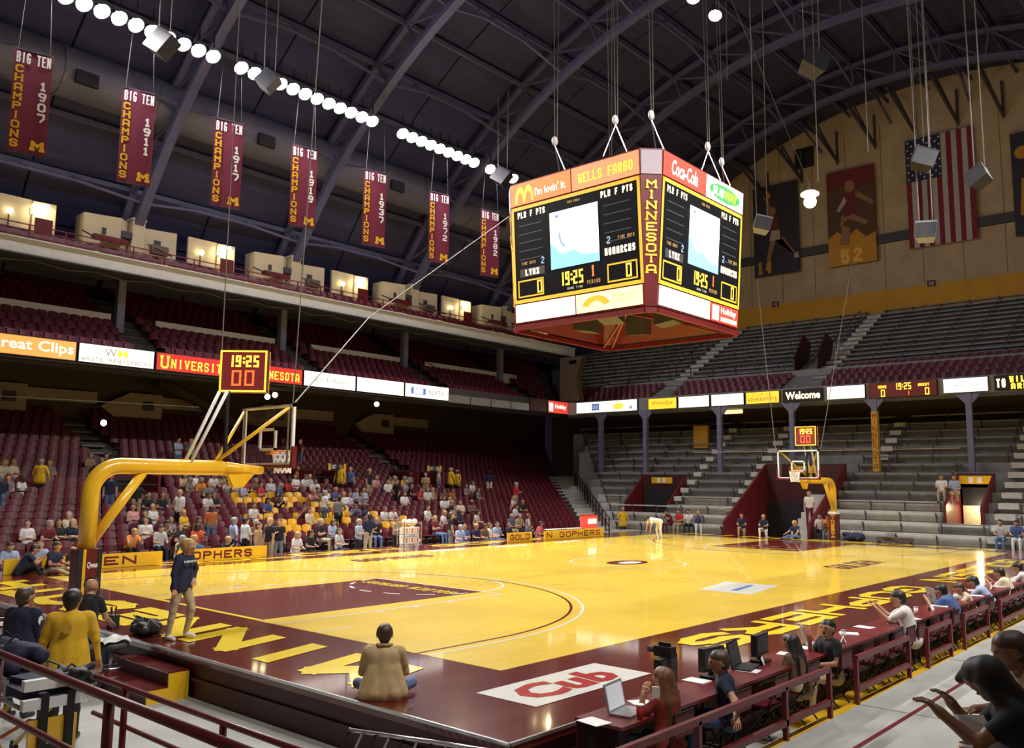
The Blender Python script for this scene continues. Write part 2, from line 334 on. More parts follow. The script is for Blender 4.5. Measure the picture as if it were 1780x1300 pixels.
# back wall under the balcony with tan portal walls
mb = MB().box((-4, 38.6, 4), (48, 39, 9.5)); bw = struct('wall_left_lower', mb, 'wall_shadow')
for i, x in enumerate((5.0, 11.9, 20.2, 28.6)):
    MB().prism([(x, 5.2), (x + 2.0, 5.2), (x + 2.0, 7.0), (x + .2, 7.0), (x - 1.3, 6.2)], 'y', 37.9, 38.2).build('portal_wall', 'beige_wall', bw)
    box('portal_sign', (x + .9, 37.85, 6.1), (x + 1.5, 37.9, 6.6), 'dark_grey', bw)
    box('portal_header', (x + 2.1, 38.2, 6.3), (x + 5.5, 38.5, 6.9), 'beige_wall', bw)
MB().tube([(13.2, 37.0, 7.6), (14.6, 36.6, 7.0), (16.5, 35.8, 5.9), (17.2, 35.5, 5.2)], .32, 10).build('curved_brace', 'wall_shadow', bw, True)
# second deck
def d2z(j): return 7.45 + .45 * j
def d2y(j): return 28.2 + .8 * j
mb = MB(); mb.prism([(27.7, 6.95), (27.7, 7.85), (28.0, 7.85), (28.0, 7.4), (39, 9.4), (39, 8.9), (28.6, 6.95)], 'x', -4, 37.2)
for j in range(9): mb.box((-4, d2y(j), d2z(j) - .6), (d2y(j) + MITRE - 1.1, d2y(j) + .8 if j < 8 else 39, d2z(j)))
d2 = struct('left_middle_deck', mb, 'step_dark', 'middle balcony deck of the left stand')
for a, b in ((-2, 8.0), (10.1, 16.6), (18.9, 25.3), (27.4, 36)): box('rail_wall', (a, 31.35, 9.2), (b, 31.45, 9.85), 'girder_grey', d2)
for x in (8.0, 16.6, 25.3, 33.9):
    for j in range(0, 8): box('aisle_step', (x + .2, d2y(j), d2z(j)), (x + 1.2, d2y(j) + .8, d2z(j) + .02), 'step_concrete', d2); 
    MB().tube([(x + 1.4, 28.3, 8.4), (x + 1.4, 31, 10)], .025, 6).tube([(x + 1.4, 28.3, 7.5), (x + 1.4, 28.3, 8.4)], .025, 6).tube([(x + 1.4, 31, 9), (x + 1.4, 31, 10)], .025, 6).build('hand_rail', 'black_metal', d2)
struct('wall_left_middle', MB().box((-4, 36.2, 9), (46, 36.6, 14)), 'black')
box('grey_fascia', (25.85, 27.62, 7.0), (33.0, 27.7, 7.45), 'grey_metal', d2); 
for x in (27.6, 29.4, 31.2): box('fascia_joint', (x, 27.60, 7.0), (x + .06, 27.63, 7.46), 'dark_grey', d2)
# third deck
mb = MB().prism([(28.5, 11.45), (28.8, 11.55), (31.2, 12.45), (38, 12.45), (38, 12.2), (31.5, 12.1), (28.8, 11.1)], 'x', -4, 38.6)
for j in range(4): mb.box((-4, 28.8 + .7 * j, 11.4), (38, 29.5 + .7 * j, 11.60 + .22 * j))
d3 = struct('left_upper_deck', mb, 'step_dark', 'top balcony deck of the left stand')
box('girder', (-4, 28.25, 11.12), (38.6, 28.55, 11.72), 'girder_grey', d3); box('girder_flange', (-4, 28.15, 11.70), (38.6, 28.65, 11.76), 'girder_grey', d3); box('girder_flange', (-4, 28.1, 11.06), (38.6, 28.7, 11.12), 'dark_grey', d3)
for i in range(18): MB().bar((-3.5 + 2.4 * i, 28.6, 11.0), (-2.3 + 2.4 * i, 28.6, 10.85), .05).bar((-2.3 + 2.4 * i, 28.6, 10.85), (-1.1 + 2.4 * i, 28.6, 11.0), .05).build('girder_lacing', 'dark_grey', d3)
for z in (11.95, 12.2, 12.42): MB().bar((-4, 28.62, z), (38, 28.62, z), .04).build('rail_bar', 'maroon_paint', d3)
for i in range(30): MB().bar((-3.6 + 1.4 * i, 28.62, 11.75), (-3.6 + 1.4 * i, 28.62, 12.42), .04).build('rail_post', 'maroon_paint', d3)
for x in RIBX[1:6]:
    MB().bar((x - .5, 31.2, 9.0), (x - .5, 31.2, 12.6), .34).build('deck_column', 'column_blue', d3)
    for dx in (.4, -2.6): 
        MB().prism([(28.85, 11.6), (31.2, 12.5), (31.2, 12.85), (28.85, 11.95)], 'x', x + dx, x + dx + .12).build('stair_wall', 'cream_booth', d3)
        MB().tube([(x + dx + .2, 28.8, 12.4), (x + dx + .2, 31.2, 13.4)], .03, 6).build('hand_rail', 'black_metal', d3)
struct('wall_left_upper', MB().box((-4, 36.0, 13), (46, 36.3, 20)), 'roof_panel')
# ================================================================ FAR STAND
def fx(i): return 31.6 + .75 * i
def fzz(i): return -.1 + .465 * i
NF = 14
mb = MB()
CARVE = [(18.1, 21.0, 3, 5), (9.0, 13.4, 0, 6), (2.0, 3.5, 3, 5)]
for i in range(NF):
    a = -6; x1 = fx(i) + .75 if i < NF - 1 else 44
    for c0, c1, r0, r1 in sorted(CARVE):
        if r0 <= i <= r1: mb.box((fx(i), a, FZ), (x1, c0, fzz(i))); a = c1
    mb.box((fx(i), a, FZ), (x1, fx(i) - 10.9, fzz(i)))
fs = struct('far_lower_bleachers', mb, 'bleacher_grey', 'grey lower bleachers behind the far basket')
VOMS = [(18.0, 21.3, 34.0), (8.9, 13.5, 32.0), (1.9, 3.6, 34.2)]
def bench(par, x, y0, y1, z, light, k):
    nm = 'bleacher_light' if light else 'bleacher_grey'
    o = box('bench', (x + .38, y0, z + .36), (x + .66, y1, z + .42), 'bench_brown' if light == 2 else nm, par)
    b = MB(); n = max(1, int((y1 - y0) / 1.5))
    for q in range(n + 1): yy = y0 + .15 + (y1 - y0 - .3) * q / n; b.bar((x + .45, yy, z), (x + .45, yy, z + .37), .06).bar((x + .36, yy, z + .30), (x + .36, yy, z + .46), .05)
    b.build('bracket', 'dark_grey', o)
for i in range(NF):
    yl = fx(i) - 11.2; segs = [(-5.5, yl)]
    cuts = []
    if i >= 3: cuts += [(17.3, 18.0) if i > 4 else (17.4, 21.4), (13.6, 14.4)]
    if i <= 8: cuts += [(8.7, 13.6)]
    cuts += [(7.2, 8.0)] if i > 8 else []
    if 2 <= i <= 7: cuts += [(1.7, 3.7)]
    cuts += [(.6, 1.6)]
    if i <= 5 and i >= 3: cuts += [(18, 21.3)]
    for c0, c1 in sorted(cuts):
        a, b = segs.pop()
        if c0 > b: segs.append((a, b)); continue
        if c0 > a: segs.append((a, c0))
        if c1 < b: segs.append((max(a, c1), b))
        else: segs.append((b, b))
    for a, b in segs:
        if b - a > .6: bench(fs, fx(i), a, b, fzz(i), (2 if i == 3 else 1) if i < 4 else 0, i)
        if b - a > .6 and i < 5: box('riser_board', (fx(i) - .006, a, fzz(i) - .42), (fx(i), b, fzz(i) + .004), 'bleacher_light', fs); box('tread', (fx(i), a, fzz(i)), (fx(i) + .75, b, fzz(i) + .006), 'bleacher_light', fs)
def vom(y0, y1, x0, z0, x1, z1, h, m='maroon_paint'):
    for y in (y0, y1): MB().prism([(x0, z0 - .1), (x1, z0 - .1), (x1, z1 + h), (x0, z0 + h)], 'y', y - .06, y + .06).build('entrance_wall', m, fs)
    box('entrance_floor', (x0, y0, FZ), (x1, y1, z0), 'bleacher_light', fs)
    box('entrance_back', (x1 - .1, y0, z0), (x1, y1, z1 + h), 'maroon_dark', fs)
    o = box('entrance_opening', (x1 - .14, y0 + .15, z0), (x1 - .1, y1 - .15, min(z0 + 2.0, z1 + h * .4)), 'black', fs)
    box('section_sign', (x1 - .2, (y0 + y1) / 2 - .7, z1 + h * .55), (x1 - .14, (y0 + y1) / 2 + .7, z1 + h * .9), 'yellow_paint', fs)
    for dy in (-.28, .1): box('section_number', (x1 - .22, (y0 + y1) / 2 + dy, z1 + h * .6), (x1 - .2, (y0 + y1) / 2 + dy + .2, z1 + h * .85), 'paper', fs)
vom(18.1, 21.0, 33.9, .25, 35.9, 1.9, 1.05); vom(9.0, 13.4, 31.6, -.5, 36.6, 2.5, 1.1); vom(2.0, 3.5, 33.6, .5, 36.2, 2.0, 1.1)
for i in range(9): box('entrance_stair', (32.0 + .42 * i, 9.06, FZ), (32.42 + .42 * i, 10.4, -.4 + .3 * i), 'bleacher_light', fs)
box('entrance_inner_wall', (36.03, 2.15, .55), (36.05, 3.35, 1.6), 'cream_booth', fs)
g_ = thing('wall_lamp', 'small glowing lamp inside the right far entrance', 'lamp', (35.85, 2.3, 1.75)); MB().sphere((0, 0, 0), .12, 8).build('bulb', 'lit_booth', g_, True); MB().bar((0, 0, .1), (.2, 0, .18), .04).build('bracket', 'dark_grey', g_)
ld = bpy.data.lights.new('entrance_light', 'POINT'); ld.energy = 60; ld.color = (1, .82, .5); ld.shadow_soft_size = .12; lo = bpy.data.objects.new('entrance_light', ld); COL.objects.link(lo); lo.parent = g_; lo.location = (-.3, .3, -.25)
for a, b, st in ((13.7, 14.3, 3), (17.4, 17.9, 4), (7.3, 7.9, 9), (.7, 1.5, 0)):
    for i in range(st, NF): box('aisle_step', (fx(i) - .3, a, fzz(i) - .25), (fx(i) + .75, b, fzz(i) + .012), 'bleacher_light', fs)
# corner aisle between the stands
mb = MB(); n = 16
for i in range(n):
    x = 29.3 + .8 * i; y = 19.9 + .8 * i; z = -.42 + .22 * i
    mb.add([(x + a, y + b, c) for c in (FZ, z) for a, b in ((-.5, .5), (1.6, -1.4), (2.4, -.6), (.3, 1.3))], [(3, 2, 1, 0), (4, 5, 6, 7), (0, 1, 5, 4), (1, 2, 6, 5), (2, 3, 7, 6), (3, 0, 4, 7)])
ca = struct('corner_aisle_steps', mb, 'bleacher_light', 'concrete corner stair between the seats and the bleachers')
for i in range(0, 12, 4):
    p = [(29.9 + .8 * (i + q) + .6, 19.9 + .8 * (i + q) - .2, -.42 + .22 * (i + q)) for q in range(5)]
    mb = MB()
    for q in p: mb.bar(q, (q[0], q[1], q[2] + 1), .05)
    for h in (.55, 1.0): mb.tube([(q[0], q[1], q[2] + h) for q in (p[0], p[-1])], .028, 6)
    mb.build('corner_rail', 'maroon_dark', ca)
struct('wall_far_lower', MB().box((43.2, -6, 3), (43.5, 34, 10)), 'wall_shadow')
MB().prism([(33.6, 3.0), (34.3, 3.0), (34.1, 4.6), (33.6, 4.3)], 'x', 33, 33.1)
box('tan_portal', (39.6, 18.6, 4.7), (39.8, 19.6, 6.1), 'gold_wall', fs)
# far upper deck
def ux(i): return 37.9 + .72 * i
def uz(i): return 7.5 + .385 * i
NU = 17
mb = MB().prism([(37.0, 6.95), (37.0, 7.78), (37.3, 7.78), (37.3, 7.4), (50, 13.6), (50, 13.1), (38.5, 6.95)], 'y', -6, 27.6)
for i in range(NU): mb.box((ux(i), -6, uz(i) - .6), (ux(i) + .72 if i < NU - 1 else 50, ux(i) - 9.6, uz(i)))
fu = struct('far_upper_bleachers', mb, 'bleacher_grey', 'grey upper bleachers below the golden wall stripe')
UA = [(20.9, 21.9), (11.0, 13.2), (-.2, .6)]
for i in range(4, NU):
    segs = []; a = -5.5
    for c0, c1 in ((-.2, .6), (11.0, 13.3 if i < 10 else 12.0), (20.9, 21.9)):
        segs.append((a, c0)); a = c1
    segs.append((a, ux(i) - 10))
    for a, b in segs:
        if b - a > .6: bench(fu, ux(i), a, b, uz(i), 0, i)
for a, b in ((20.9, 21.9), (11.0, 11.9), (-.2, .6)):
    for i in range(NU): box('aisle_step', (ux(i) - .25, a, uz(i) - .2), (ux(i) + .72, b, uz(i) + .012), 'bleacher_light', fu)
    mb = MB()
    for i in (5, 8, 11, 14): mb.bar((ux(i), b, uz(i)), (ux(i), b, uz(i) + .95), .05)
    mb.tube([(ux(5), b, uz(5) + .95), (ux(14), b, uz(14) + .95)], .03, 6).build('hand_rail', 'black_metal', fu)
box('rail_wall', (ux(3) + .2, -5.5, uz(3)), (ux(3) + .3, 27.0, uz(3) + .55), 'bleacher_grey', fu)
for y in [14 + 1.6 * q for q in range(8)]: MB().bar((ux(4), y, uz(4)), (ux(4), y, uz(4) + .9), .04).build('rail_post', 'black_metal', fu)
MB().bar((ux(4), 13.4, uz(4) + .9), (ux(4), 20.8, uz(4) + .9), .04).build('rail_bar', 'black_metal', fu)
for y in (11.95, 13.35):
    MB().prism([(40.6, 8.4), (42.6, 9.6), (43.2, 11.2), (42.2, 11.6), (40.6, 9.9)], 'y', y - .05, y + .05).build('entrance_wall', 'maroon_dark', fu)
for i, y in enumerate((24.9, 21.5, 16.4, 12.0, 7.55, 3.1, -1.3)):
    c = thing('steel_column', 'blue painted steel column under the far balcony, %s from the corner' % ordn(i) if i != 4 else 'column wrapped in golden lettering behind the far basket', 'column', (37.05, y, 0), 0, 'columns under the far balcony'); c['kind'] = 'structure'
    MB().bar((0, 0, 2.9), (0, 0, 7.0), .26, .26).build('shaft', 'column_blue', c)
    MB().prism([(-.6, 7.0), (-.1, 6.4), (.1, 6.4), (.6, 7.0)], 'x', -.08, .08).build('bracket', 'column_blue', c)
    if i == 4:
        box('wrap', (-.15, -.15, 3.2), (.15, .15, 6.3), 'gold_wall', c)
        mb = stroke('MINNESOTA', .2, 2.9, .035, vertical=True); lay(mb, (-.155, .10, 3.3), (0, -1, 0), (0, 0, 1)); mb.build('lettering', 'maroon_paint', c)
# ================================================================ END WALL
YC, ZC = 7.6, -1.0
def rp(rad, ph): return (YC + rad * math.sin(R(ph)), ZC + rad * math.cos(R(ph)))
poly = [(rp(30.2, a)) for a in range(60, -61, -4)] + [(-20, 13), (36, 13)]
we = struct('wall_end', MB().prism(poly, 'x', 50, 50.4), 'beige_wall')
box('gold_stripe', (49.97, -15, 14.0), (50, 34, 15.45), 'gold_wall', we)
for i in range(16): box('wall_seam', (49.975, -6 + 2.4 * i, 15.5), (50, -5.97 + 2.4 * i, 27), 'bench_brown', we)
for y, s in ((18.6, '10'), (8.0, '12'), (-2, '14')): 
    o = box('section_plaque', (49.93, y - .25, 15.3), (49.97, y + .25, 15.7), 'maroon_dark', we)
    mb = stroke(s, .3, .22, .03); lay(mb, (49.925, y + .15, 15.39), (0, -1, 0), (0, 0, 1)); mb.build('plaque_number', 'paper', o)
box('ledge', (49.75, -10, 18.65), (50, 21.5, 19.25), 'dark_grey', we); box('vent', (49.9, 15.4, 25.2), (50, 16.8, 26.7), 'black', we)
struct('wall_right', MB().box((-16, -24, FZ), (52, -23.6, 20)), 'beige_wall'); struct('wall_back', MB().box((-16.4, -24, FZ), (-16, 39, 28)), 'beige_wall')
# ================================================================ ROOF
RL, RU, RD = 27.9, 29.5, 30.1
ceil = MB()
for a in range(-64, 64, 4):
    p, q = rp(RD + .15, a), rp(RD + .15, a + 4); ceil.add([(-16, *p), (-16, *q), (51, *q), (51, *p)], [(0, 1, 2, 3)])
ce = struct('ceiling', ceil, 'roof_panel')
BX = RIBX + [50.0]
for b in range(1, 7):
    for a in range(-25, 61, 5):
        m = MB(); p, q = rp(RD, a + .12), rp(RD, a + 4.88); p2, q2 = rp(RD + .1, a + .12), rp(RD + .1, a + 4.88); x0, x1 = BX[b] + .15, BX[b + 1] - .15
        xm = (x0 + x1) / 2
        for u0, u1 in ((x0, xm - .05), (xm + .05, x1)):
            m.add([(u0, *p), (u0, *q), (u1, *q), (u1, *p), (u0, *p2), (u0, *q2), (u1, *q2), (u1, *p2)], [(0, 1, 2, 3), (7, 6, 5, 4), (0, 4, 5, 1), (1, 5, 6, 2), (2, 6, 7, 3), (3, 7, 4, 0)])
        m.build('roof_panel', 'roof_panel', ce)
TR = []
for k, x in enumerate(RIBX[1:], 1):
    t = link('roof_truss', None, None, kind='structure'); TR.append(t)
    mb = MB()
    for a in range(-30, 57, 3): p, q = rp(RL, a), rp(RL, a + 3); mb.bar((x, *p), (x, *q), .30, .42, up=(1, 0, 0))
    mb.build('lower_chord', 'truss_steel', t)
    mb = MB()
    for a in range(-30, 60, 5): p, q = rp(RU, a), rp(RU, a + 5); mb.bar((x, *p), (x, *q), .2, .3, up=(1, 0, 0))
    mb.build('upper_chord', 'truss_steel', t)
    for a in range(-25, 56, 5):
        p, q, s = rp(RL, a), rp(RU, a), rp(RU, a + 5)
        MB().bar((x, *p), (x, *q), .10).build('web_post', 'truss_steel', t); MB().bar((x, *p), (x, *s), .09).build('web_brace', 'truss_steel', t)
for b in range(1, 7):
    x0, x1 = BX[b], BX[b + 1]; pt = TR[b - 1]
    for a in range(-25, 60, 5):
        p = rp(RU + .1, a); MB().bar((x0, *p), (x1, *p), .12, .22).build('purlin', 'truss_steel', pt)
        if a % 10 == 5:
            l, m_ = rp(RL + .1, a), rp(RU - .55, a); d = x1 - x0
            MB().bar((x0, *l), (x0 + d * .33, *m_), .11).bar((x0 + d * .33, *m_), (x0 + d * .67, *m_), .11).bar((x0 + d * .67, *m_), (x1, *l), .11).build('bracing_chord', 'truss_steel', pt)
            for f_ in (.2, .33, .5, .67, .8):
                c = m_ if .3 < f_ < .7 else tuple(l[i] + (m_[i] - l[i]) * min(f_, 1 - f_) / .33 for i in (0, 1))
                MB().bar((x0 + d * f_, *c), (x0 + d * (f_ + (.13 if f_ < .5 else -.13)), *p), .06).build('bracing_web', 'truss_steel', pt)
for i in range(8):
    y = 22 - 2.6 * i; z = ZC + math.sqrt(29 ** 2 - (y - YC) ** 2)
    MB().bar((46, y, z - .2), (49.9, y - .5, z - 2.2), .16).bar((47.5, y, z), (49.9, y - .5, z - 2.2), .1).bar((49.85, y - .5, z - 2.4), (49.85, y - .5, z), .12).build('wall_bracket', 'dark_grey', TR[-1])
dct = MB().tube([(x, 28.9, 19.3) for x in range(-6, 49, 2)], 1.05, 16)
du = dct.build('air_duct', 'duct', None, True, label='fat round grey air duct running behind the roof ribs', cat='duct')
for x in range(-4, 48, 4): MB().tube([(x, 28.9, 19.3), (x + .12, 28.9, 19.3)], 1.10, 16).build('duct_band', 'duct', du)
for x in (4.86, 13.35, 21.75, 30.3): box('grille', (x - .45, 27.75, 18.55), (x + .45, 27.95, 19.1), 'black', du)
# ================================================================ SEATS
def seat_mesh(m):
    mb = MB(); n = 4                        # faces local -Y, base at z = 0
    for z0, z1, y0, y1 in ((.36, .60, .20, .24), (.60, .80, .24, .29)):
        for i in range(n):
            t0, t1 = -1 + 2 * i / n, -1 + 2 * (i + 1) / n
            c = lambda t: -.05 * t * t
            if z1 > .7: h0, h1 = z1 - .05 * t0 ** 4, z1 - .05 * t1 ** 4
            else: h0 = h1 = z1
            mb.add([(t0 * .205, y0 + c(t0), z0), (t1 * .205, y0 + c(t1), z0), (t1 * .205, y1 + c(t1), h1), (t0 * .205, y1 + c(t0), h0)], [(0, 1, 2, 3)])
            mb.add([(t0 * .205, y0 + c(t0) + .02, z0), (t1 * .205, y0 + c(t1) + .02, z0), (t1 * .205, y1 + c(t1) + .02, h1), (t0 * .205, y1 + c(t0) + .02, h0)], [(3, 2, 1, 0)])
            if z1 > .7: mb.add([(t0 * .205, y1 + c(t0), h0), (t1 * .205, y1 + c(t1), h1), (t1 * .205, y1 + c(t1) + .02, h1), (t0 * .205, y1 + c(t0) + .02, h0)], [(0, 1, 2, 3)])
    mb.add([(-.2, -.18, .42), (.2, -.18, .42), (.2, .19, .38), (-.2, .19, .38), (-.2, -.19, .38), (.2, -.19, .38)], [(0, 1, 2, 3), (4, 5, 1, 0)])
    mb.box((-.04, .0, 0), (.04, .12, .38)); return mb.mesh('stadium_seat', m, True)
SM, SY = seat_mesh('maroon_plastic'), seat_mesh('yellow_plastic')
YEL = [(7, 11.49, 13.62), (7, 14.28, 15.21), (6, 11.43, 12.99), (6, 13.31, 13.75), (6, 14.2, 15.55), (5, 12.4, 13.34), (5, 14.64, 15.7), (4, 12.04, 12.31), (4, 13.87, 14.07), (3, 14.92, 15.47), (3, 10.49, 11.56), (3, 12.69, 14.52), (2, 11.44, 12.21), (2, 12.67, 14.95), (1, 11.13, 12.07), (4, 15.68, 16.1), (3, 15.95, 17.07), (2, 14.46, 14.99), (2, 16.45, 17.82), (1, 15.96, 17.7)]
VOML = [(6.4, 8.3, 8, 10), (17.0, 19.0, 10, 12), (24.0, 25.4, 10, 12)]
def merge_copies(name, me, xf, mats, **kw):
    v = np.array([tuple(a.co) for a in me.vertices]); f = [tuple(p.vertices) for p in me.polygons]; nv = len(v); V = []; Fc = []
    for k, (x, y, z, rz) in enumerate(xf):
        c, s = math.cos(rz), math.sin(rz)
        V.append(np.stack([v[:, 0] * c - v[:, 1] * s + x, v[:, 0] * s + v[:, 1] * c + y, v[:, 2] + z], 1)); Fc += [tuple(i + k * nv for i in q) for q in f]
    m2 = bpy.data.meshes.new(name); m2.from_pydata(np.concatenate(V).tolist(), [], Fc); m2.materials.append(MATS[mats]); m2.polygons.foreach_set('use_smooth', [True] * len(m2.polygons))
    return link(name, m2, None, **kw)
seats = []
for i in range(NR):
    x = -1.6 + (.23 * (i % 2) + .09 * i) % .46
    while x < ly(i) + MITRE - .8:
        bad = (i >= 9 and any(a - .2 < x < b + .2 for a, b in AISLE)) or any(a - .2 < x < b + .2 and r0 <= i <= r1 for a, b, r0, r1 in VOML)
        if not bad: seats.append((x, ly(i) + .45, lz(i), i, any(r_ == i and a - .1 < x < b + .1 for r_, a, b in YEL)))
        x += .46
CI = cam.matrix_world.inverted()
def infr(s): p_ = CI @ Vector((s[0], s[1], s[2] + .7)); return FPX * p_.x / -p_.z > -892
rest = []; ind = sorted([s for s in seats if not s[4] and infr(s)], key=lambda s: (s[0] - CAM.x) ** 2 + (s[1] - CAM.y) ** 2)
keep = set(ind[:298])
cn_ = {}; cy_ = {}
for s in seats:
    if infr(s): cn_[s[3]] = cn_.get(s[3], 0) + 1
    if s[4]: cy_[s[3]] = cy_.get(s[3], 0) + 1; link('stadium_seat', SY, None, s[:3], label='golden yellow stadium seat, %s yellow one from left in seat row %s' % (ordn(cy_[s[3]] - 1), ordn(s[3])), cat='seat', group='yellow stadium seats')
    elif s in keep: link('stadium_seat', SM, None, s[:3], label='maroon plastic stadium seat, %s from the left photo edge in seat row %s' % (ordn(cn_.get(s[3], 1) - 1), ordn(s[3])), cat='seat', group='maroon stadium seats in the front rows')
    else: rest.append((s[0], s[1], s[2], 0))
for j in range(9):
    x = -1.4
    while x < d2y(j) + MITRE - 1.6:
        if not any(a + .1 < x < a + 1.5 for a in (8.0, 16.6, 25.3, 33.9)): rest.append((x, d2y(j) + .45, d2z(j), 0))
        x += .46
for j in range(3):
    x = -1.4
    while x < 38:
        rest.append((x, 28.9 + .7 * j + .2, 11.60 + .22 * j - .1, 0)); x += .5
for i in range(4):
    y = -5
    while y < ux(i) - 10.2:
        if not any(a - .2 < y < b + .2 for a, b in UA) and (i < 3 or y < 10.6): rest.append((ux(i) + .4, y, uz(i), -math.pi / 2))
        y += .46
merge_copies('stadium_seat_rows', SM, rest, 'maroon_plastic', label='remaining rows of maroon plastic seats on all decks', cat='seats', kind='stuff')
for k, (a, b, r0, r1) in enumerate(VOML):
    y0, y1, z0, z1 = ly(r0), ly(r1) + .8, lz(r0) - .2, lz(r1) + .75
    t = link('stand_entrance', None, low)
    for x in (a, b): box('entrance_wall', (x - .05, y0, z0), (x + .05, y1, z1 + .1), 'maroon_paint', t)
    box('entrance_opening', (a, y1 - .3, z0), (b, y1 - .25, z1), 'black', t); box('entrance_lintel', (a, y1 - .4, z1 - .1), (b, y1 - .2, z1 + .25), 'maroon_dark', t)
    box('entrance_floor', (a, y0, z0 + .1), (b, y1, z0 + .22), 'step_concrete', t)
    MB().tube([(a + .1, y0, z0 + 1.1), (b - .1, y0, z0 + 1.1)], .03, 6).tube([(a + .1, y0, z0 + .6), (b - .1, y1, z0 + .9)], .025, 6).build('hand_rail', 'black_metal', t)
for i, (x, y, z) in enumerate(((18.1, 27.6, 2.95), (25.1, 27.9, 3.0))):
    t = thing('section_sign', 'small black and yellow section number sign %s' % ('beside the near backboard post' if i == 0 else 'behind the yellow jacketed ushers'), 'sign', (x, y, z), 0, 'section signs')
    box('plate', (-.55, 0, 0), (.55, .04, .36), 'black', t)
    for dx in (-.55, .4): box('gold_end', (dx, -.012, .02), (dx + .15, .0, .34), 'yellow_paint', t)
    for s, dx in (('107', -.38), ('108', .05)): mb = stroke(s, .32, .2, .03); lay(mb, (dx, -.014, .08), (1, 0, 0), (0, 0, 1)); mb.build('number', 'paper', t)
    MB().bar((0, .05, -1.2), (0, .05, .1), .05).build('post', 'black_metal', t)
# ================================================================ LIT SIGNS
def sign(x0, x1, z0, z1, face, m, label, draws=(), name='lit_sign', group='advertising panels along the balcony front', depth=.16):
    """face 'L': on the left balcony (plane y), x0..x1 along X; face 'F': on the far balcony (plane x), x0 > x1 along Y"""
    t = thing(name, label, 'sign', (0, 0, 0), 0, group)
    if face == 'L': o = Vector((x0, 27.55, z0)); xd = Vector((1, 0, 0)); W_ = x1 - x0; nb = Vector((0, 1, 0))
    else: o = Vector((36.84, x0, z0)); xd = Vector((0, -1, 0)); W_ = x0 - x1; nb = Vector((1, 0, 0))
    zd = Vector((0, 0, 1)); H_ = z1 - z0; g = .03
    def B(a0, a1, b0, b1, d0, d1):
        ps = [o + xd * a + zd * b + nb * d for d in (d0, d1) for a, b in ((a0, b0), (a1, b0), (a1, b1), (a0, b1))]
        return MB().add(ps, [(0, 1, 2, 3), (7, 6, 5, 4), (0, 4, 5, 1), (1, 5, 6, 2), (2, 6, 7, 3), (3, 7, 4, 0)])
    B(g, W_ - g, 0, H_, .02, depth).build('housing', 'black', t); B(g * 2, W_ - g * 2, g, H_ - g, 0, .03).build('face', m, t)
    for nm, mb, (ax, ay), dm in draws(W_, H_) if callable(draws) else draws:
        lay(mb, o + xd * ax + zd * ay - nb * .004, xd, zd); mb.build(nm, dm, t)
    return t
z0, z1 = 7.04, 7.82
sign(.6, 5.16, z0, z1, 'L', 'lit_orange2', 'orange lit panel with big white script lettering at the left edge', lambda W_, H_: [('lettering', ftext('Great Clips', 3.1, .52, .012), (1.32, .13), 'lit_white')])
sign(5.18, 8.35, z0, z1, 'L', 'lit_white', 'white lit panel with grey and yellow letter mark above a line of small capitals', lambda W_, H_: [('mark', ftext('W', .5, .32, .02), (1.05, .34), 'lit_letter_grey'), ('mark', ftext('M', .42, .32, .02), (1.58, .34), 'lit_gold'), ('lettering', stroke('WASTE MANAGEMENT', 2.9, .17, .034), (.12, .08), 'lit_letter_grey')])
sign(8.37, 15.82, z0, z1, 'L', 'lit_deepred', 'long red lit panel with golden university name behind the near shot clock', lambda W_, H_: [('lettering', stroke('U', .52, .56, .09, serif=.5), (.15, .1), 'lit_gold'), ('lettering', stroke('NIVERSITY', 2.75, .40, .065, serif=.45, gap=.25), (.66, .14), 'lit_gold'), ('lettering', stroke('OF', .55, .36, .06, serif=.4), (3.6, .14), 'lit_gold'), ('lettering', stroke('M', .5, .52, .08, serif=.5), (4.4, .1), 'lit_gold'), ('lettering', stroke('INNESOTA', 2.35, .40, .065, serif=.45, gap=.25), (4.92, .14), 'lit_gold')])
sign(15.84, 19.08, z0, z1, 'L', 'lit_white', 'white lit panel with small grey newspaper lettering right of the shot clock', lambda W_, H_: [('lettering', ftext('StarTribune', 2.1, .26, .01), (.6, .28), 'lit_letter_grey')])
sign(19.1, 22.4, z0, z1, 'L', 'lit_white', 'blank white lit panel between two printed white panels')
sign(22.42, 25.8, z0, z1, 'L', 'lit_white', 'white lit panel with blue emblem, rightmost of the long left row', lambda W_, H_: [('emblem', rect2(0, 0, 1.1, .36), (.45, .2), 'lit_letter_blue'), ('emblem_light', rect2(0, 0, .7, .3), (.65, .23), 'lit_white'), ('lettering', stroke('NORTH', 1.2, .3, .05), (1.75, .22), 'lit_letter_grey')])
sign(33.0, 34.75, z0 - .05, z1, 'L', 'maroon_dark', 'dark maroon panel beside the small red lit sign in the corner', lambda W_, H_: [('stripe', rect2(0, 0, .05, .6), (.5 + .35 * q, .08), 'bench_brown') for q in range(3)])
sign(34.8, 37.0, z0 - .05, z1, 'L', 'lit_red', 'small red lit sign with white lettering in the corner of the balcony', lambda W_, H_: [('lettering', ftext('Holiday', 1.2, .36, .03), (.75, .25), 'lit_white'), ('emblem', rect2(0, 0, .4, .55), (.15, .12), 'lit_white')])
a, b = 7.0, 7.70
sign(26.8, 21.95, a, b + .05, 'F', 'lit_white', 'long white lit panel with blue and yellow marks, leftmost on the far balcony', lambda W_, H_: [('mark', rect2(0, 0, .6, .45), (1.3, .15), 'lit_letter_blue'), ('mark', rect2(.08, .1, .52, .35, .002), (1.3, .15), 'lit_bluegrey'), ('mark', disc2(.4, .2, .42, .2), (3.0, .15), 'lit_gold'), ('mark', disc2(.1, .1, .1, .12), (4.25, .15), 'lit_letter_grey')])
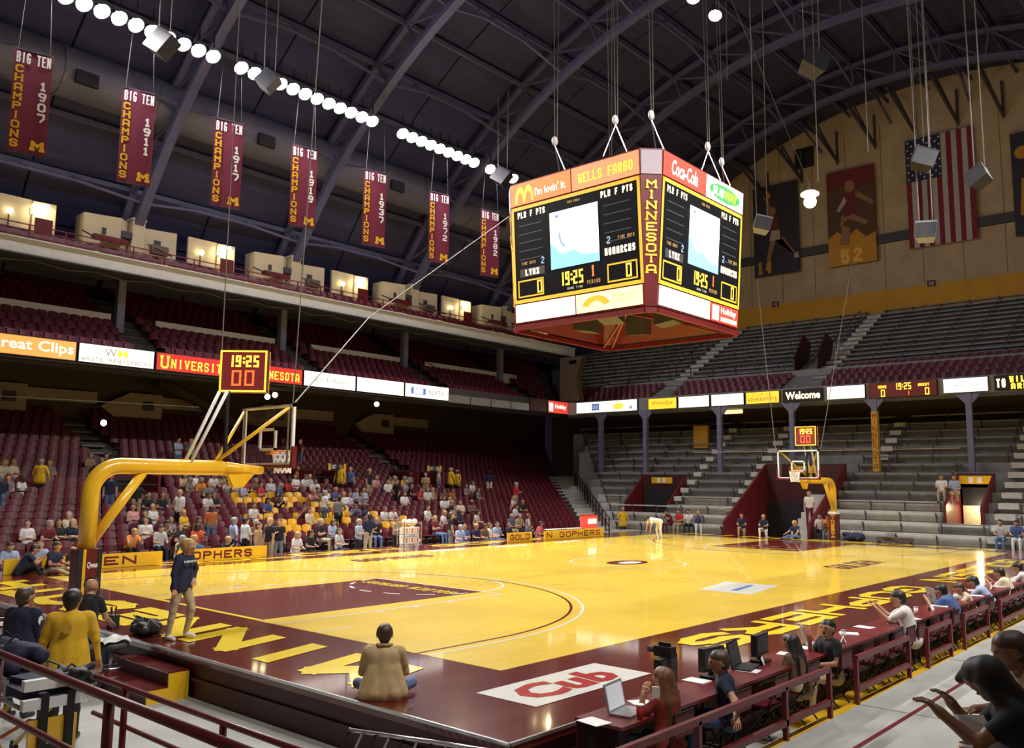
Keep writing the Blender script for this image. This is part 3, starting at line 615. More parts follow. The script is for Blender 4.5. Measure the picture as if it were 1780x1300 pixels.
sign(21.2, 19.12, a, b, 'F', 'lit_yellow', 'yellow lit panel with dark script on the far balcony', lambda W_, H_: [('lettering', ftext('friendlys', 1.5, .34, .01, .3), (.3, .2), 'lit_brown')])
sign(19.06, 16.92, a, b, 'F', 'lit_white', 'left of the two blank white panels right of the yellow script panel')
sign(16.86, 14.72, a, b, 'F', 'lit_white', 'right of the two blank white panels, above the glowing under-balcony lamp')
sign(14.66, 12.58, a, b, 'F', 'lit_yellow', 'yellow lit panel with brown web address lettering on the far balcony', lambda W_, H_: [('lettering', stroke('GOPHERSPORTS', 1.75, .22, .035), (.15, .14), 'lit_brown'), ('lettering', ftext('.com', .25, .1), (1.75, .1), 'lit_brown'), ('lettering', stroke('OFFICIAL SITE', 1.2, .12, .016), (.4, .45), 'lit_brown')])
def dots(W_, H_, txt, w_, h_, x, y): return [('lettering', stroke(txt, w_, h_, .075), (x, y), 'lit_led_pale')]
sign(12.45, 10.16, a, b, 'F', 'black', 'black message display with glowing welcome text', lambda W_, H_: [('lettering', ftext('Welcome', 1.95, .42, .03), (.2, .14), 'lit_led_pale')])
sign(9.98, 7.9, a, b + .03, 'F', 'lit_white', 'white lit panel with faint yellow print above the far shot clock', lambda W_, H_: [('lettering', ftext('Star Tribune', 1.3, .2), (.4, .25), 'lit_cream')])
sign(7.78, 4.4, a - .05, b + .05, 'F', 'lit_blackred', 'dark maroon balcony scoreboard with glowing time and scores', lambda W_, H_: [('digits', seg7('19:25', .85, .34, .05), (1.3, .38), 'lit_led'), ('digits', seg7('0', .26, .36, .05), (.62, .06), 'lit_led'), ('digits', seg7('0', .26, .36, .05), (2.75, .06), 'lit_led'), ('digits', seg7('1', .2, .22, .04), (1.85, .08), 'lit_led_red'), ('lettering', stroke('HOME', .45, .14, .03), (.5, .5), 'lit_led'), ('lettering', stroke('GUEST', .55, .14, .03), (2.45, .5), 'lit_led')], name='balcony_scoreboard')
sign(4.2, 2.13, a, b + .03, 'F', 'lit_white', 'white lit panel between the balcony scoreboard and the amber display', lambda W_, H_: [('lettering', stroke('COMMUNITY BANK', 1.3, .12, .02), (.4, .28), 'lit_letter_grey')])
sign(1.95, -1.2, a, b + .03, 'F', 'black', 'amber message display at the right edge of the far balcony', lambda W_, H_: [('lettering', stroke('TO', .45, .42, .075), (.1, .14), 'lit_led_pale'), ('lettering', stroke('WILLIAMS', 1.9, .30, .07), (.65, .36), 'lit_led'), ('lettering', stroke('ARENA', 1.3, .28, .07), (.7, .04), 'lit_led')])
# ================================================================ HANGING SCOREBOARD
SBX, SBY, SZ0, SZ1 = 14.3, 7.6, 7.45, 12.0
sb = thing('hanging_scoreboard', 'four-sided maroon scoreboard hung by cables over centre court', 'scoreboard')
TA, BA = 2.95, 2.66                                # half size at the top, at the bottom
TH, BH = 2.47, 2.42                                # half width of a face
def sbz(z): return TA + (BA - TA) * (SZ1 - z) / (SZ1 - SZ0)
def octo(z, e=0):
    a = sbz(z) + e; c = (TH if z > 10 else BH) + e
    return [(SBX + x, SBY + y, z) for x, y in ((-a, -c), (-c, -a), (c, -a), (a, -c), (a, c), (c, a), (-c, a), (-a, c))]
mb = MB(); o1, o2 = octo(SZ0), octo(SZ1); mb.add(o1 + o2, [(i, (i + 1) % 8, (i + 1) % 8 + 8, i + 8) for i in range(8)] + [tuple(range(8, 16))]); mb.build('cabinet', 'maroon_paint', sb)
o1, o2 = octo(SZ0 + .0, -.06), octo(SZ0 + .9, -.5); mb = MB().add(o1 + o2, [((i + 1) % 8, i, i + 8, (i + 1) % 8 + 8) for i in range(8)] + [tuple(range(15, 7, -1))]); mb.build('underside', 'maroon_paint', sb)
mb = MB(); o1 = octo(SZ0 - .12)
for i in range(8): mb.bar(o1[i], o1[(i + 1) % 8], .12, .14)
mb.build('bottom_frame', 'maroon_paint', sb)
for k in range(4):
    c = octo(SZ0 - .1); a_ = Vector(c[2 * k]); MB().bar(a_, (SBX, SBY, SZ0 + .5), .07).bar(Vector(c[2 * k + 1]), (SBX, SBY, SZ0 + .5), .07).build('frame_strut', 'maroon_paint', sb)
for k, (dx, dy) in enumerate(((-1.3, -.3), (.2, -1.4), (1.3, .4), (-.2, 1.4))):
    a0 = math.atan2(dy, dx); q = link('speaker_box', None, sb, (SBX + dx, SBY + dy, SZ0 - .05), a0)
    MB().prism([(-.3, 0), (.35, .1), (.45, .75), (-.3, .75)], 'y', -.35, .35).build('cabinet', 'dark_grey', q)
def facef(k):
    """frame of face k: function (u, z, out) -> point; u from -1..1 metres left to right seen from outside"""
    n = [(-1, 0), (0, -1), (1, 0), (0, 1)][k]; rt = [(0, -1), (1, 0), (0, 1), (-1, 0)][k]
    def P(u, z, out=0): a = sbz(z) + out; return (SBX + n[0] * a + rt[0] * u, SBY + n[1] * a + rt[1] * u, z)
    return P
def fl(mb, P, u, z, out): mb.v = [P(u + p[0], z + p[1], out + p[2]) for p in mb.v]; return mb
FN = ['left', 'right', 'hidden rear', 'hidden far']
for k in range(4):
    P = facef(k)
    def put(name, mb, u, z, m, out=.03, par=None): return fl(mb, P, u, z, out).build(name, m, par or sb)
    def panel(name, u0, u1, za, zb, m, out=.03): return put(name, rect2(0, 0, u1 - u0, zb - za), u0, za, m, out)
    # header and footer adverts
    hd = [('lit_orange', 'lit_salmon'), ('lit_red', 'lit_white'), ('lit_orange', 'lit_salmon'), ('lit_red', 'lit_white')][k]
    p1 = panel('header_panel', -2.45, -.02, 11.25, 11.95, hd[0]); p2 = panel('header_panel', .02, 2.45, 11.25, 11.95, hd[1])
    if k % 2 == 0:
        m = arc2(0, 0, .13, .21, 0, 180, 14, 2.6); m2 = arc2(.34, 0, .13, .21, 0, 180, 14, 2.6); m.add(m2.v, m2.f); put('arch_emblem', m, -2.05, 11.31, 'lit_gold', .034, p1)
        put('lettering', ftext("i'm lovin' it.", 1.25, .26, .015), -1.45, 11.43, 'lit_white', .034, p1); put('lettering', stroke('WELLS FARGO', 2.0, .30, .05, serif=.4, gap=.2), .25, 11.43, 'lit_gold', .034, p2)
    else:
        put('lettering', ftext('Coca-Cola', 1.5, .46, .02, .25), -2.0, 11.38, 'lit_white', .034, p1)
        put('emblem_shape', disc2(1.1, .32, 1.0, .26), .12, 11.27, 'lit_green', .033, p2); put('lettering', ftext('SUB', .75, .30, .03, .15), .42, 11.44, 'lit_white', .036, p2); put('lettering', ftext('WAY', .85, .30, .03, .15), 1.2, 11.44, 'lit_yellow', .036, p2)
    f1 = panel('footer_panel', -2.38, -.02 if k % 2 == 0 else .55, 7.5, 8.06, 'lit_white'); f2 = panel('footer_panel', .02 if k % 2 == 0 else .6, 2.38, 7.5, 8.06, 'lit_cream' if k % 2 == 0 else 'lit_red')
    if k % 2 == 0:
        put('lettering', stroke('HODGE', 1.7, .22, .03), -2.0, 7.64, 'lit_cream', .034, f1); put('fan_emblem', arc2(0, 0, .28, .52, 15, 165, 16, .7), .75, 7.6, 'lit_gold_dim', .034, f2); put('lettering', stroke('DEPARTMENT', .85, .08, .012), 1.35, 7.82, 'lit_gold', .034, f2); put('lettering', stroke('STORE CO', .7, .08, .012), 1.42, 7.68, 'lit_gold', .034, f2)
    else:
        put('lettering', stroke('TCF BANK', 1.9, .16, .022), -1.8, 7.7, 'lit_letter_grey', .034, f1); put('emblem_shape', rect2(0, 0, .42, .46), .7, 7.55, 'lit_white', .034, f2); put('lettering', ftext('Holiday', 1.0, .26, .025), 1.25, 7.74, 'lit_white', .034, f2); put('lettering_bar', rect2(0, 0, 1.05, .13), 1.25, 7.56, 'lit_white', .034, f2)
    # display
    mf = MB()
    for (u0, v0, u1, v1) in ((-2.44, 8.10, 2.44, 8.21), (-2.44, 11.09, 2.44, 11.20), (-2.44, 8.1, -2.34, 11.2), (2.34, 8.1, 2.44, 11.2)):
        r_ = rect2(0, 0, u1 - u0, v1 - v0); mf.add([(p[0] + u0, p[1] + v0, .0) for p in r_.v], r_.f)
    dsp = panel('display_board', -2.35, 2.35, 8.2, 11.1, 'display_black', .02); put('display_frame', mf, 0, 0, 'lit_gold_dim', .03)
    sc_ = panel('video_screen', -.88, .95, 8.98, 10.75, 'lit_screen', .035)
    put('screen_image', MB().add([(0, 0, 0), (1.83, 0, 0), (1.83, .25, 0), (1.2, .3, 0), (.9, .5, 0), (.45, .42, 0), (.1, .75, 0), (0, .8, 0)], [tuple(range(8))]), -.88, 8.98, 'lit_cyan', .038, sc_)
    put('screen_image', arc2(0, 0, .42, .5, 170, 235, 8), -.05, 10.0, 'lit_bluegrey', .038, sc_)
    put('screen_image', disc2(0, 0, .06, .05), -.6, 10.6, 'lit_letter_blue', .038, sc_)
    for u in (-2.2, 1.05): put('lettering', stroke('PLR F PTS', 1.15, .20, .04), u, 10.82, 'lit_led_pale', .026, dsp)
    for u in (-2.15, 1.15):
        for r_ in range(5): put('player_line', rect2(0, 0, .95, .03), u, 10.55 - .27 * r_, 'dark_grey', .026, dsp)
    put('lettering', stroke('TIME OUTS', .6, .1, .02), -2.1, 9.3, 'lit_brown', .026, dsp); put('lettering', stroke('TIME OUTS', .6, .1, .02), 1.6, 9.5, 'lit_brown', .026, dsp)
    put('lettering', stroke('2', .17, .22, .035), -1.3, 9.24, 'lit_bluegrey', .026, dsp); put('lettering', stroke('2', .17, .22, .035), 1.2, 9.42, 'lit_bluegrey', .026, dsp)
    put('name_plate', rect2(0, 0, 1.0, .26), -2.15, 8.92, 'dark_grey', .026, dsp); put('lettering', stroke('LYNX', .6, .2, .045), -1.95, 8.95, 'lit_led_pale', .03, dsp)
    put('lettering', stroke('MONARCHS', 1.1, .22, .045), 1.12, 9.08, 'lit_led_pale', .03, dsp)
    for u, d in ((-2.25, .75), (1.2, .62)):
        mf = MB()
        for (u0, v0, u1, v1) in ((0, 0, 1.05, .05), (0, .5, 1.05, .55), (0, 0, .05, .55), (1.0, 0, 1.05, .55)): r_ = rect2(u0, v0, u1, v1); mf.add(r_.v, r_.f)
        put('score_frame', mf, u, 8.27, 'lit_gold_dim', .03, dsp); put('score_digit', seg7('0', .26, .40, .055), u + d, 8.35, 'lit_led', .03, dsp)
    put('clock_digits', seg7('19:25', .95, .42, .065), -.6, 8.42, 'lit_led', .03, dsp); put('period_digit', stroke('1', .14, .34, .06), .62, 8.55, 'lit_led_red', .03, dsp); put('lettering', stroke('PERIOD', .5, .12, .02), .45, 8.34, 'lit_brown', .03, dsp)
    put('lettering', stroke('GAME TIME', .6, .07, .015), -.3, 8.28, 'lit_letter_grey', .026, dsp); put('lettering', stroke('TEAM FOULS', .5, .08, .015), -.2, 10.92, 'lit_brown', .026, dsp)
# chamfered corners with vertical lettering
for k in range(4):
    sx, sy = [(-1, -1), (1, -1), (1, 1), (-1, 1)][k]
    def CP(u, z, out=0):
        a, c = sbz(z), (TH if z > 10 else BH); m_ = (a + c) / 2 + out * .707; d = Vector((-sy, sx, 0)) * (1 if k % 2 == 0 else -1); d = Vector((1, -1, 0)) if k == 0 else d
        dd = Vector((-sy * 1.0, sx * 1.0, 0)).normalized()
        return (SBX + sx * m_ + dd.x * u, SBY + sy * m_ + dd.y * u, z)
    mb = rect2(-.30, 11.25, .30, 11.95); mb.v = [CP(p[0], p[1], .02) for p in mb.v]; mb.build('corner_panel', 'lit_mauve', sb)
    mb = stroke('MINNESOTA', .30, 2.75, .055, serif=.35, vertical=True); mb.v = [CP(p[0] - .15, p[1] + 8.35, .03 + p[2]) for p in mb.v]; mb.build('corner_lettering', 'lit_gold_dim', sb)
def cable(pts, label, r_=.013, m='cable', cat='cable', group='hanging cables'): return MB().tube(pts, r_, 6).build('cable', m, None, label=label, cat=cat, group=group)
for i, (x, y, nm) in enumerate(((SBX - 2.5, SBY + 1.0, 'above the left face'), (SBX - 2.6, SBY - 1.4, 'above the bank lettering'), (SBX - 2.2, SBY - 2.4, 'above the corner emblem panel'), (SBX + 1.0, SBY - 2.5, 'above the red drink panel'), (SBX + 2.5, SBY - 2.2, 'above the sandwich panel'), (SBX + 2.4, SBY + 2.3, 'at the rear corner'))):
    h = thing('hoist_hook', 'white pulley hook on the scoreboard cable %s' % nm, 'hook', (x, y, 13.0), 0, 'scoreboard hoist hooks')
    MB().sphere((0, 0, .25), .13, 8, (1, .6, 1.2)).build('pulley', 'white_paint', h, True); MB().bar((0, 0, .1), (-.5 if i % 2 else .5, .1, -1.0), .03).bar((0, 0, .1), (.35, -.3, -1.0), .03).build('sling', 'steel', h)
    zt = ZC + math.sqrt(RL ** 2 - (y - YC) ** 2)
    cable([(x, y, 13.3), (x + .3, y + .4, zt)], 'hoist cable of the scoreboard rising %s' % nm); cable([(x + .12, y, 13.3), (x + .9, y + .5, zt)], 'second strand of the hoist cable rising %s' % nm)
# ================================================================ BASKET GOALS
def goal(x_pole, x_board, dr, label, near):
    """dr = +1: boom points to +X"""
    Y0 = 7.62; t = thing('basketball_goal', label, 'basketball goal', (x_pole, Y0, 0), 0, 'basketball goals')
    xb = (x_board - x_pole) * dr                       # reach of the boom
    def L(x, y, z): return (x * dr, y, z)
    zb = 2.68; rr = .145 if near else .14
    pts = [L(0, 0, 1.1), L(0, 0, 2.17)] + [L(.5 - .5 * math.cos(R(a)), 0, 2.18 + .5 * math.sin(R(a))) for a in range(10, 91, 10)] + [L(xb - 1.0, 0, zb)]
    MB().tube(pts, rr, 16).build('pole', 'yellow_paint', t, True)
    MB().tube([L(xb - 1.1, 0, zb), L(xb - .6, 0, zb - .02), L(xb - .1, 0, zb - .03)], [rr, .11, .08], 12).build('boom_tip', 'yellow_paint', t, True)
    MB().tube([L(.06, 0, 1.35), L(.9, 0, zb - .12)], .085, 12).build('diagonal_brace', 'yellow_paint', t, True)
    MB().prism([(xb * dr - .9 * dr, zb - .1), (xb * dr - .3 * dr, zb - .1), (xb * dr - .55 * dr, zb - .38), (xb * dr - .75 * dr, zb - .38)], 'y', -.06, .06).build('boom_gusset', 'yellow_paint', t)
    # padded post
    p = MB().box((-.19, -.17, 0), (.19, .17, 1.25)).build('post_pad', 'maroon_paint', t)
    for s in (-1, 1): box('pad_strap', (-.20 if s < 0 else .13, -.18, .02), (-.12 if s < 0 else .20, -.16, 1.25), 'black', p)
    box('pad_gold_edge', (-.12, -.178, .02), (-.07, -.17, 1.25), 'yellow_paint', p) if near else 0
    if near:
        for z in (.32, .92): mb = ftext('Qwest', .20, .12, .03, .2); lay(mb, (-.05, -.178, z), (1, 0, 0), (0, 0, 1)); mb.build('pad_lettering', 'paper', p)
    else:
        mb = stroke('MINNESOTA', .16, 1.1, .03, vertical=True); lay(mb, (-.198, .08, .06), (0, -1, 0), (0, 0, 1)); mb.build('pad_lettering', 'yellow_paint', p); box('white_band', (-.21, -.19, 1.16), (.21, .19, 1.27), 'white_paint', p)
    # backboard
    x = xb; bd = link('backboard', None, t, (x * dr, 0, 0))
    box('glass', (-.012, -.89, 2.76), (.012, .89, 3.95), 'board_glass', bd)
    mf = MB()
    for a, b in (((-.03, -.915, 2.745), (.03, -.86, 3.965)), ((-.03, .86, 2.745), (.03, .915, 3.965)), ((-.03, -.915, 3.91), (.03, .915, 3.965)), ((-.03, -.915, 2.745), (.03, .915, 2.80))): mf.box(a, b)
    mf.build('frame', 'white_paint', bd)
    mf = MB()
    for a, b in (((-.02, -.305, 3.05), (.02, -.25, 3.51)), ((-.02, .25, 3.05), (.02, .305, 3.51)), ((-.02, -.305, 3.455), (.02, .305, 3.51)), ((-.02, -.305, 3.05), (.02, .305, 3.10))): mf.box(a, b)
    mf.build('target_square', 'white_paint', bd)
    mf = MB().box((-.05, -.94, 2.70), (.05, .94, 2.76))
    for s in (-1, 1): mf.box((-.05, s * .94 - .03, 2.70), (.05, s * .94 + .03, 3.12))
    mf.build('edge_padding', 'maroon_paint', bd)
    hp = link('hoop', None, bd)
    c = (dr * .38, 0, 3.05); MB().tube([(c[0] + .23 * math.cos(R(a)), .23 * math.sin(R(a)), 3.05) for a in range(0, 361, 20)], .014, 8).build('rim', 'orange', hp, True)
    mb = MB()
    for a in range(0, 360, 30):
        for s in (-1, 1):
            q = []
            for k_ in range(5): rr_ = .225 - .03 * k_ + .004 * k_ * k_; th = R(a + s * 15 * k_); q.append((c[0] + rr_ * math.cos(th), rr_ * math.sin(th), 3.04 - .11 * k_))
            mb.tube(q, .011, 4, False)
    mb.build('net', 'paper', hp); box('rim_plate', (dr * .02, -.1, 2.98), (dr * .16, .1, 3.08), 'orange', hp)
    for s in (-1, 1):
        MB().tube([L(xb - 1.15, 0, zb + .1), L(xb - .06, s * .82, 3.9)], .035, 8).build('support_bar', 'yellow_paint', t, True)
        MB().tube([L(xb - .06, s * .8, 2.8), L(xb - .06, s * .8, 3.9)], .02, 6).build('board_rail', 'steel', t)
        MB().tube([L(xb - 1.7, s * .12, zb + .12), L(xb - 1.05, s * .15, 4.18)], .035, 8).build('clock_strut', 'white_paint', t, True)
    MB().tube([L(xb - .07, -.85, 3.93), L(xb - .07, .85, 3.93)], .03, 6).build('board_rail', 'steel', t)
    MB().bar(L(xb - .95, 0, zb + .1), L(xb - .95, 0, 4.2), .06).build('clock_post', 'black_metal', t)
    return t
mg = M('board_glass', (.55, .6, .62), .04, noise=.02); mg.node_tree.nodes['Principled BSDF'].inputs['Transmission Weight'].default_value = 1; mg.node_tree.nodes['Principled BSDF'].inputs['IOR'].default_value = 1.02; mg.node_tree.nodes['Principled BSDF'].inputs['Alpha'].default_value = .35
goal(-2.25, 1.22, 1, 'near basketball goal, yellow padded pole seen from behind its glass backboard', True)
goal(31.25, 27.43, -1, 'far basketball goal with net, yellow pole in front of grey bleachers', False)
def shot_clock(x, label, rz=0):
    t = thing('shot_clock', label, 'shot clock', (x, 7.62, 4.2), rz, 'shot clocks over the goals')
    box('case', (-.10, -.47, 0), (.10, .47, .84), 'maroon_paint', t)
    for s in (-1, 1):
        mf = MB()
        for a, b in (((-.01, -.47, 0), (.01, -.435, .84)), ((-.01, .435, 0), (.01, .47, .84)), ((-.01, -.435, 0), (.01, .435, .035)), ((-.01, -.435, .805), (.01, .435, .84))): mf.box(a, b)
        mf.build('frame', 'lit_gold', t).location = (s * .105, 0, 0)
        o = Vector((s * .104, .43 * (-1 if s > 0 else 1), .04)); xd = Vector((0, 1 if s > 0 else -1, 0))
        lay(rect2(0, 0, .86, .76), o, xd, (0, 0, 1)).build('face', 'lit_maroon', t)
        lay(seg7('19:25', .66, .24, .045), o + xd * .10 + Vector((s * .004, 0, .46)), xd, (0, 0, 1)).build('time_digits', 'lit_led', t); lay(seg7('00', .52, .32, .045), o + xd * .17 + Vector((s * .004, 0, .08)), xd, (0, 0, 1)).build('shot_digits', 'lit_led_red', t)
shot_clock(.62, 'near red shot clock with golden frame above the yellow boom', R(41)); shot_clock(28.4, 'small far shot clock above the far backboard')
# ================================================================ BANNERS AND WALL POSTERS
DB = Vector((math.cos(R(-15)), math.sin(R(-15)), 0))
BN = [('1907', 1.57, 17.36), ('1911', 5.36, 17.3), ('1917', 9.19, 17.35), ('1919', 12.95, 17.38), ('1937', 17.05, 17.4), ('1972', 21.35, 17.45), ('1982', 25.25, 17.46)]
for bi, (yr, x, zt) in enumerate(BN):
    t = thing('banner', 'maroon championship banner for %s, %s from the left under the roof' % (yr, ORD[bi]), 'banner', (x, 24, zt - 3.7), R(-15), 'championship banners')
    mb = MB(); n = 6
    for i in range(n):
        a0, a1 = -.6 + 1.2 * i / n, -.6 + 1.2 * (i + 1) / n; f_ = lambda v: .02 * math.sin(v * 5 + x)
        mb.add([(a0, f_(a0), 0), (a1, f_(a1), 0), (a1, f_(a1), 3.7), (a0, f_(a0), 3.7), (a0, f_(a0) + .01, 0), (a1, f_(a1) + .01, 0), (a1, f_(a1) + .01, 3.7), (a0, f_(a0) + .01, 3.7)], [(0, 1, 2, 3), (7, 6, 5, 4)])
    mb.build('cloth', 'banner', t)
    def put(nm, mb, u, z, m): lay(mb, (u, -.035, z), (1, 0, 0), (0, 0, 1)); mb.build(nm, m, t)
    put('lettering', stroke('BIG TEN', 1.1, .40, .05, serif=.32, gap=.2), -.55, 3.22, 'paper'); put('lettering', stroke('CHAMPIONS', .26, 3.05, .062, serif=.3, vertical=True), -.54, .12, 'yellow_paint')
    put('year', stroke(yr, .26, 1.55, .07, vertical=True), .22, 1.15, 'paper'); put('emblem', stroke('M', .46, .36, .11, serif=.55, gap=.1), .08, .12, 'yellow_paint')
    MB().bar((-.6, 0, 3.72), (.6, 0, 3.72), .04).bar((-.6, 0, -.02), (.6, 0, -.02), .04).build('hanging_rod', 'dark_grey', t)
    zt2 = ZC + math.sqrt(RL ** 2 - (24 - YC) ** 2); MB().tube([(-.5, 0, 3.7), (-.3, 0, zt2 - zt + 3.7)], .012, 5).tube([(.5, 0, 3.7), (.3, 0, zt2 - zt + 3.7)], .012, 5).build('hanging_wire', 'dark_grey', t)
M('poster_navy', (.03, .028, .045), .7); M('poster_skin', (.30, .15, .08), .7); M('poster_gold', (.55, .26, .02), .7); M('poster_maroon', (.16, .02, .02), .7); M('poster_white', (.42, .38, .33), .7); M('poster_brown', (.10, .045, .02), .7)
def poster(y0, y1, za, zb, base, label, draws):
    t = thing('wall_poster', label, 'poster', (49.66, y0, za), 0, 'big player posters on the end wall'); W_, H_ = y0 - y1, zb - za
    box('print', (-.03, -W_, 0), (.05, 0, H_), base, t)
    for i, (nm, pts, m) in enumerate(draws):
        mb = MB().add([(p[0] * W_, p[1] * H_, 0) for p in pts], [tuple(range(len(pts)))]) if isinstance(pts, list) else pts
        lay(mb, (-.035 - .004 * i, 0, 0), (0, -1, 0), (0, 0, 1)); mb.build(nm, m, t)
poster(20.0, 16.55, 17.6, 24.35, 'poster_navy', 'dark poster of a leaping player above a golden number, left of the posters', [('leg', [(.42, .40), (.55, .44), (.80, .22), (.95, .16), (.90, .22), (.66, .40)], 'poster_skin'), ('leg', [(.40, .42), (.30, .22), (.26, .08), (.33, .08), (.40, .24), (.52, .40)], 'poster_skin'), ('shorts', [(.36, .38), (.60, .38), (.58, .50), (.40, .50)], 'poster_white'), ('jersey', [(.38, .49), (.58, .49), (.56, .66), (.36, .66)], 'poster_maroon'), ('arm', [(.36, .64), (.30, .84), (.36, .85), (.44, .64)], 'poster_skin'), ('head', disc2(1.5, 4.75, .28, .34), 'poster_skin'), ('ball', disc2(1.1, 6.0, .3, .3), 'poster_gold'), ('shoe', [(.88, .15), (1.0, .15), (.98, .21), (.90, .20)], 'poster_white'), ('number', lay(stroke('14', 1.3, .95, .22), (.15, .15, 0), (1, 0, 0), (0, 1, 0)), 'poster_gold')])
poster(14.45, 11.2, 17.5, 24.25, 'poster_brown', 'orange toned poster of a running player above a golden number', [('sky', [(0, .82), (1, .82), (1, 1), (0, 1)], 'poster_maroon'), ('crowd', [(0, 0), (1, 0), (1, .30), (.8, .26), (.6, .36), (.4, .28), (.2, .36), (0, .3)], 'poster_gold'), ('crowd', [(.25, .22), (.45, .2), (.48, .38), (.3, .42)], 'poster_skin'), ('leg', [(.30, .52), (.45, .55), (.85, .42), (.8, .38), (.45, .48), (.25, .40)], 'poster_skin'), ('body', [(.35, .5), (.6, .52), (.62, .75), (.38, .75)], 'poster_maroon'), ('arm', [(.6, .70), (.95, .58), (.98, .62), (.62, .76)], 'poster_skin'), ('arm', [(.38, .72), (.2, .58), (.26, .56), (.42, .66)], 'poster_white'), ('head', disc2(1.6, 5.5, .34, .42), 'poster_skin'), ('number', lay(stroke('52', 1.7, 1.0, .24), (.7, .1, 0), (1, 0, 0), (0, 1, 0)), 'yellow_paint')])
poster(3.0, -.4, 17.6, 24.1, 'poster_navy', 'dark poster cut off by the right edge of the photo', [('ball', disc2(.6, 5.2, .4, .4), 'poster_gold'), ('jersey', [(.1, .2), (.5, .15), (.55, .5), (.15, .55)], 'poster_gold')])
fg = thing('flag', 'large stars and stripes flag hung vertically on the end wall', 'flag', (49.64, 9.12, 17.9))
M('flag_red', (.20, .015, .03), .8); M('flag_white', (.46, .42, .42), .8); M('flag_blue', (.025, .028, .075), .8)
FW, FH = 4.05, 7.35
for i in range(13): 
    lay(MB().box((FW * i / 13, 0, -.02), (FW * (i + 1) / 13, FH, .0)), (0, 0, 0), (0, -1, 0), (0, 0, 1)).build('stripe', 'flag_red' if i % 2 == 0 else 'flag_white', fg)
cn = lay(rect2(0, FH - 2.9, FW * 7 / 13, FH), (-.012, 0, 0), (0, -1, 0), (0, 0, 1)).build('canton', 'flag_blue', fg)
for i in range(9):
    for j in range(11):
        if (i + j) % 2 == 0:
            cx, cy = .16 + .24 * i, FH - .2 - .25 * j; pts = [(cx + (.085 if q % 2 == 0 else .034) * math.cos(R(36 * q)), cy + (.085 if q % 2 == 0 else .034) * math.sin(R(36 * q)), 0) for q in range(10)]
            lay(MB().add(pts, [tuple(range(10))]), (-.02, 0, 0), (0, -1, 0), (0, 0, 1)).build('star', 'paper', cn)
# ================================================================ TOP DECK BOOTHS
def booth(x, kind, label):
    t = thing('broadcast_booth', label, 'booth', (x, 31.2, 12.62), 0, 'booths on the top balcony')
    if kind == 0:
        MB().prism([(0, 0), (.55, -.1), (1.5, -.35), (2.0, .1), (2.15, .9), (0, .9)], 'z', 0, 1.62).build('wall', 'cream_booth', t)
        for a in (.75, 1.55): box('window', (a, -.36 if a > 1 else -.2, .75), (a + .5, -.1, 1.05), 'dark_grey', t)
        box('desk', (.2, -.75, .35), (1.7, -.4, .55), 'maroon_paint', t)
    elif kind == 1:
        MB().prism([(-1.5, 0), (0, 0), (0, .15), (-1.5, .15)], 'z', .28, 1.6).build('wall', 'cream_booth', t); MB().prism([(0, -.1), (.9, -.2), (.9, .2), (0, .2)], 'z', -.1, 1.55).build('wall', 'cream_booth', t)
        MB().tube([(-.1, -.35, 1.25), (.55, -.35, 1.38)], .09, 8).build('tube_lamp', 'lit_booth', t, True)
        box('lamp_box', (-.2, -.4, .85), (-.05, -.3, 1.15), 'white_paint', t); box('low_screen', (.0, -.5, 0), (.7, -.42, .75), 'maroon_paint', t)
        ld = bpy.data.lights.new('booth_light', 'POINT'); ld.energy = 45; ld.color = (1, .82, .5); ld.shadow_soft_size = .1; lo = bpy.data.objects.new('booth_light', ld); COL.objects.link(lo); lo.parent = t; lo.location = (.25, -.5, 1.2)
    else:
        MB().prism([(0, 0), (1.5, -.3), (1.5, .2), (0, .4)], 'z', 0, 1.5).build('wall', 'cream_booth', t); box('window', (.5, -.16, .7), (1.0, -.1, 1.0), 'dark_grey', t)
        box('desk', (.1, -.8, .2), (.9, -.5, .6), 'bench_brown', t)
P_ = ['left edge of the photo', 'second banner', 'third banner', 'fourth banner', 'fifth banner', 'hanging scoreboard']
for i, x in enumerate(RIBX[1:6]):
    booth(x - 2.35, 0, 'cream booth with two small dark windows just left of roof rib %s' % ORD[i]); booth(x + .35, 2, 'cream angled booth with one dark window just right of roof rib %s' % ORD[i])
    booth(x + 4.1, 1, 'cream screen wall with a glowing tube lamp between roof ribs %s and %s' % (ORD[i], ORD[i + 1]))
    o = thing('pier', 'cream concrete pier carrying the foot of roof rib %s' % ORD[i], 'pier', (x, 31.1, 12.0)); MB().box((-.3, -.2, 0), (.3, .4, 2.3)).build('shaft', 'cream_booth', o); box('cap', (-.34, -.24, 2.3), (.34, .44, 2.42), 'girder_grey', o)
    for q, (dx, dz) in enumerate(((3.2, 13.5),)):
        g = thing('globe_lamp', 'small warm globe lamp on the top balcony near roof rib %s' % ORD[i], 'lamp', (x + dx, 31.0, dz)); MB().sphere((0, 0, 0), .13, 8).build('globe', 'lit_booth', g, True); MB().bar((0, .1, -.6), (0, .1, .05), .05).build('bracket', 'dark_grey', g)
for i, (x, y, z) in enumerate(((15.44, 30, 6.6), (22.5, 30, 6.75), (16.0, 30.2, 6.75), (8.7, 33, 5.0))):
    g = thing('spot_lamp', ['small bright lamp under the balcony below the near shot clock', 'single bright lamp under the balcony below the blank white panel', 'second bright lamp right below the near shot clock', 'small bright lamp at the head of the left aisle stair'][i], 'lamp', (x, y, z), 0, 'lamps under the left balcony')
    MB().sphere((0, 0, 0), .14, 8).build('bulb', 'lit_booth', g, True); MB().tube([(0, .05, 0), (0, .25, .25)], .06, 8).build('housing', 'dark_grey', g)
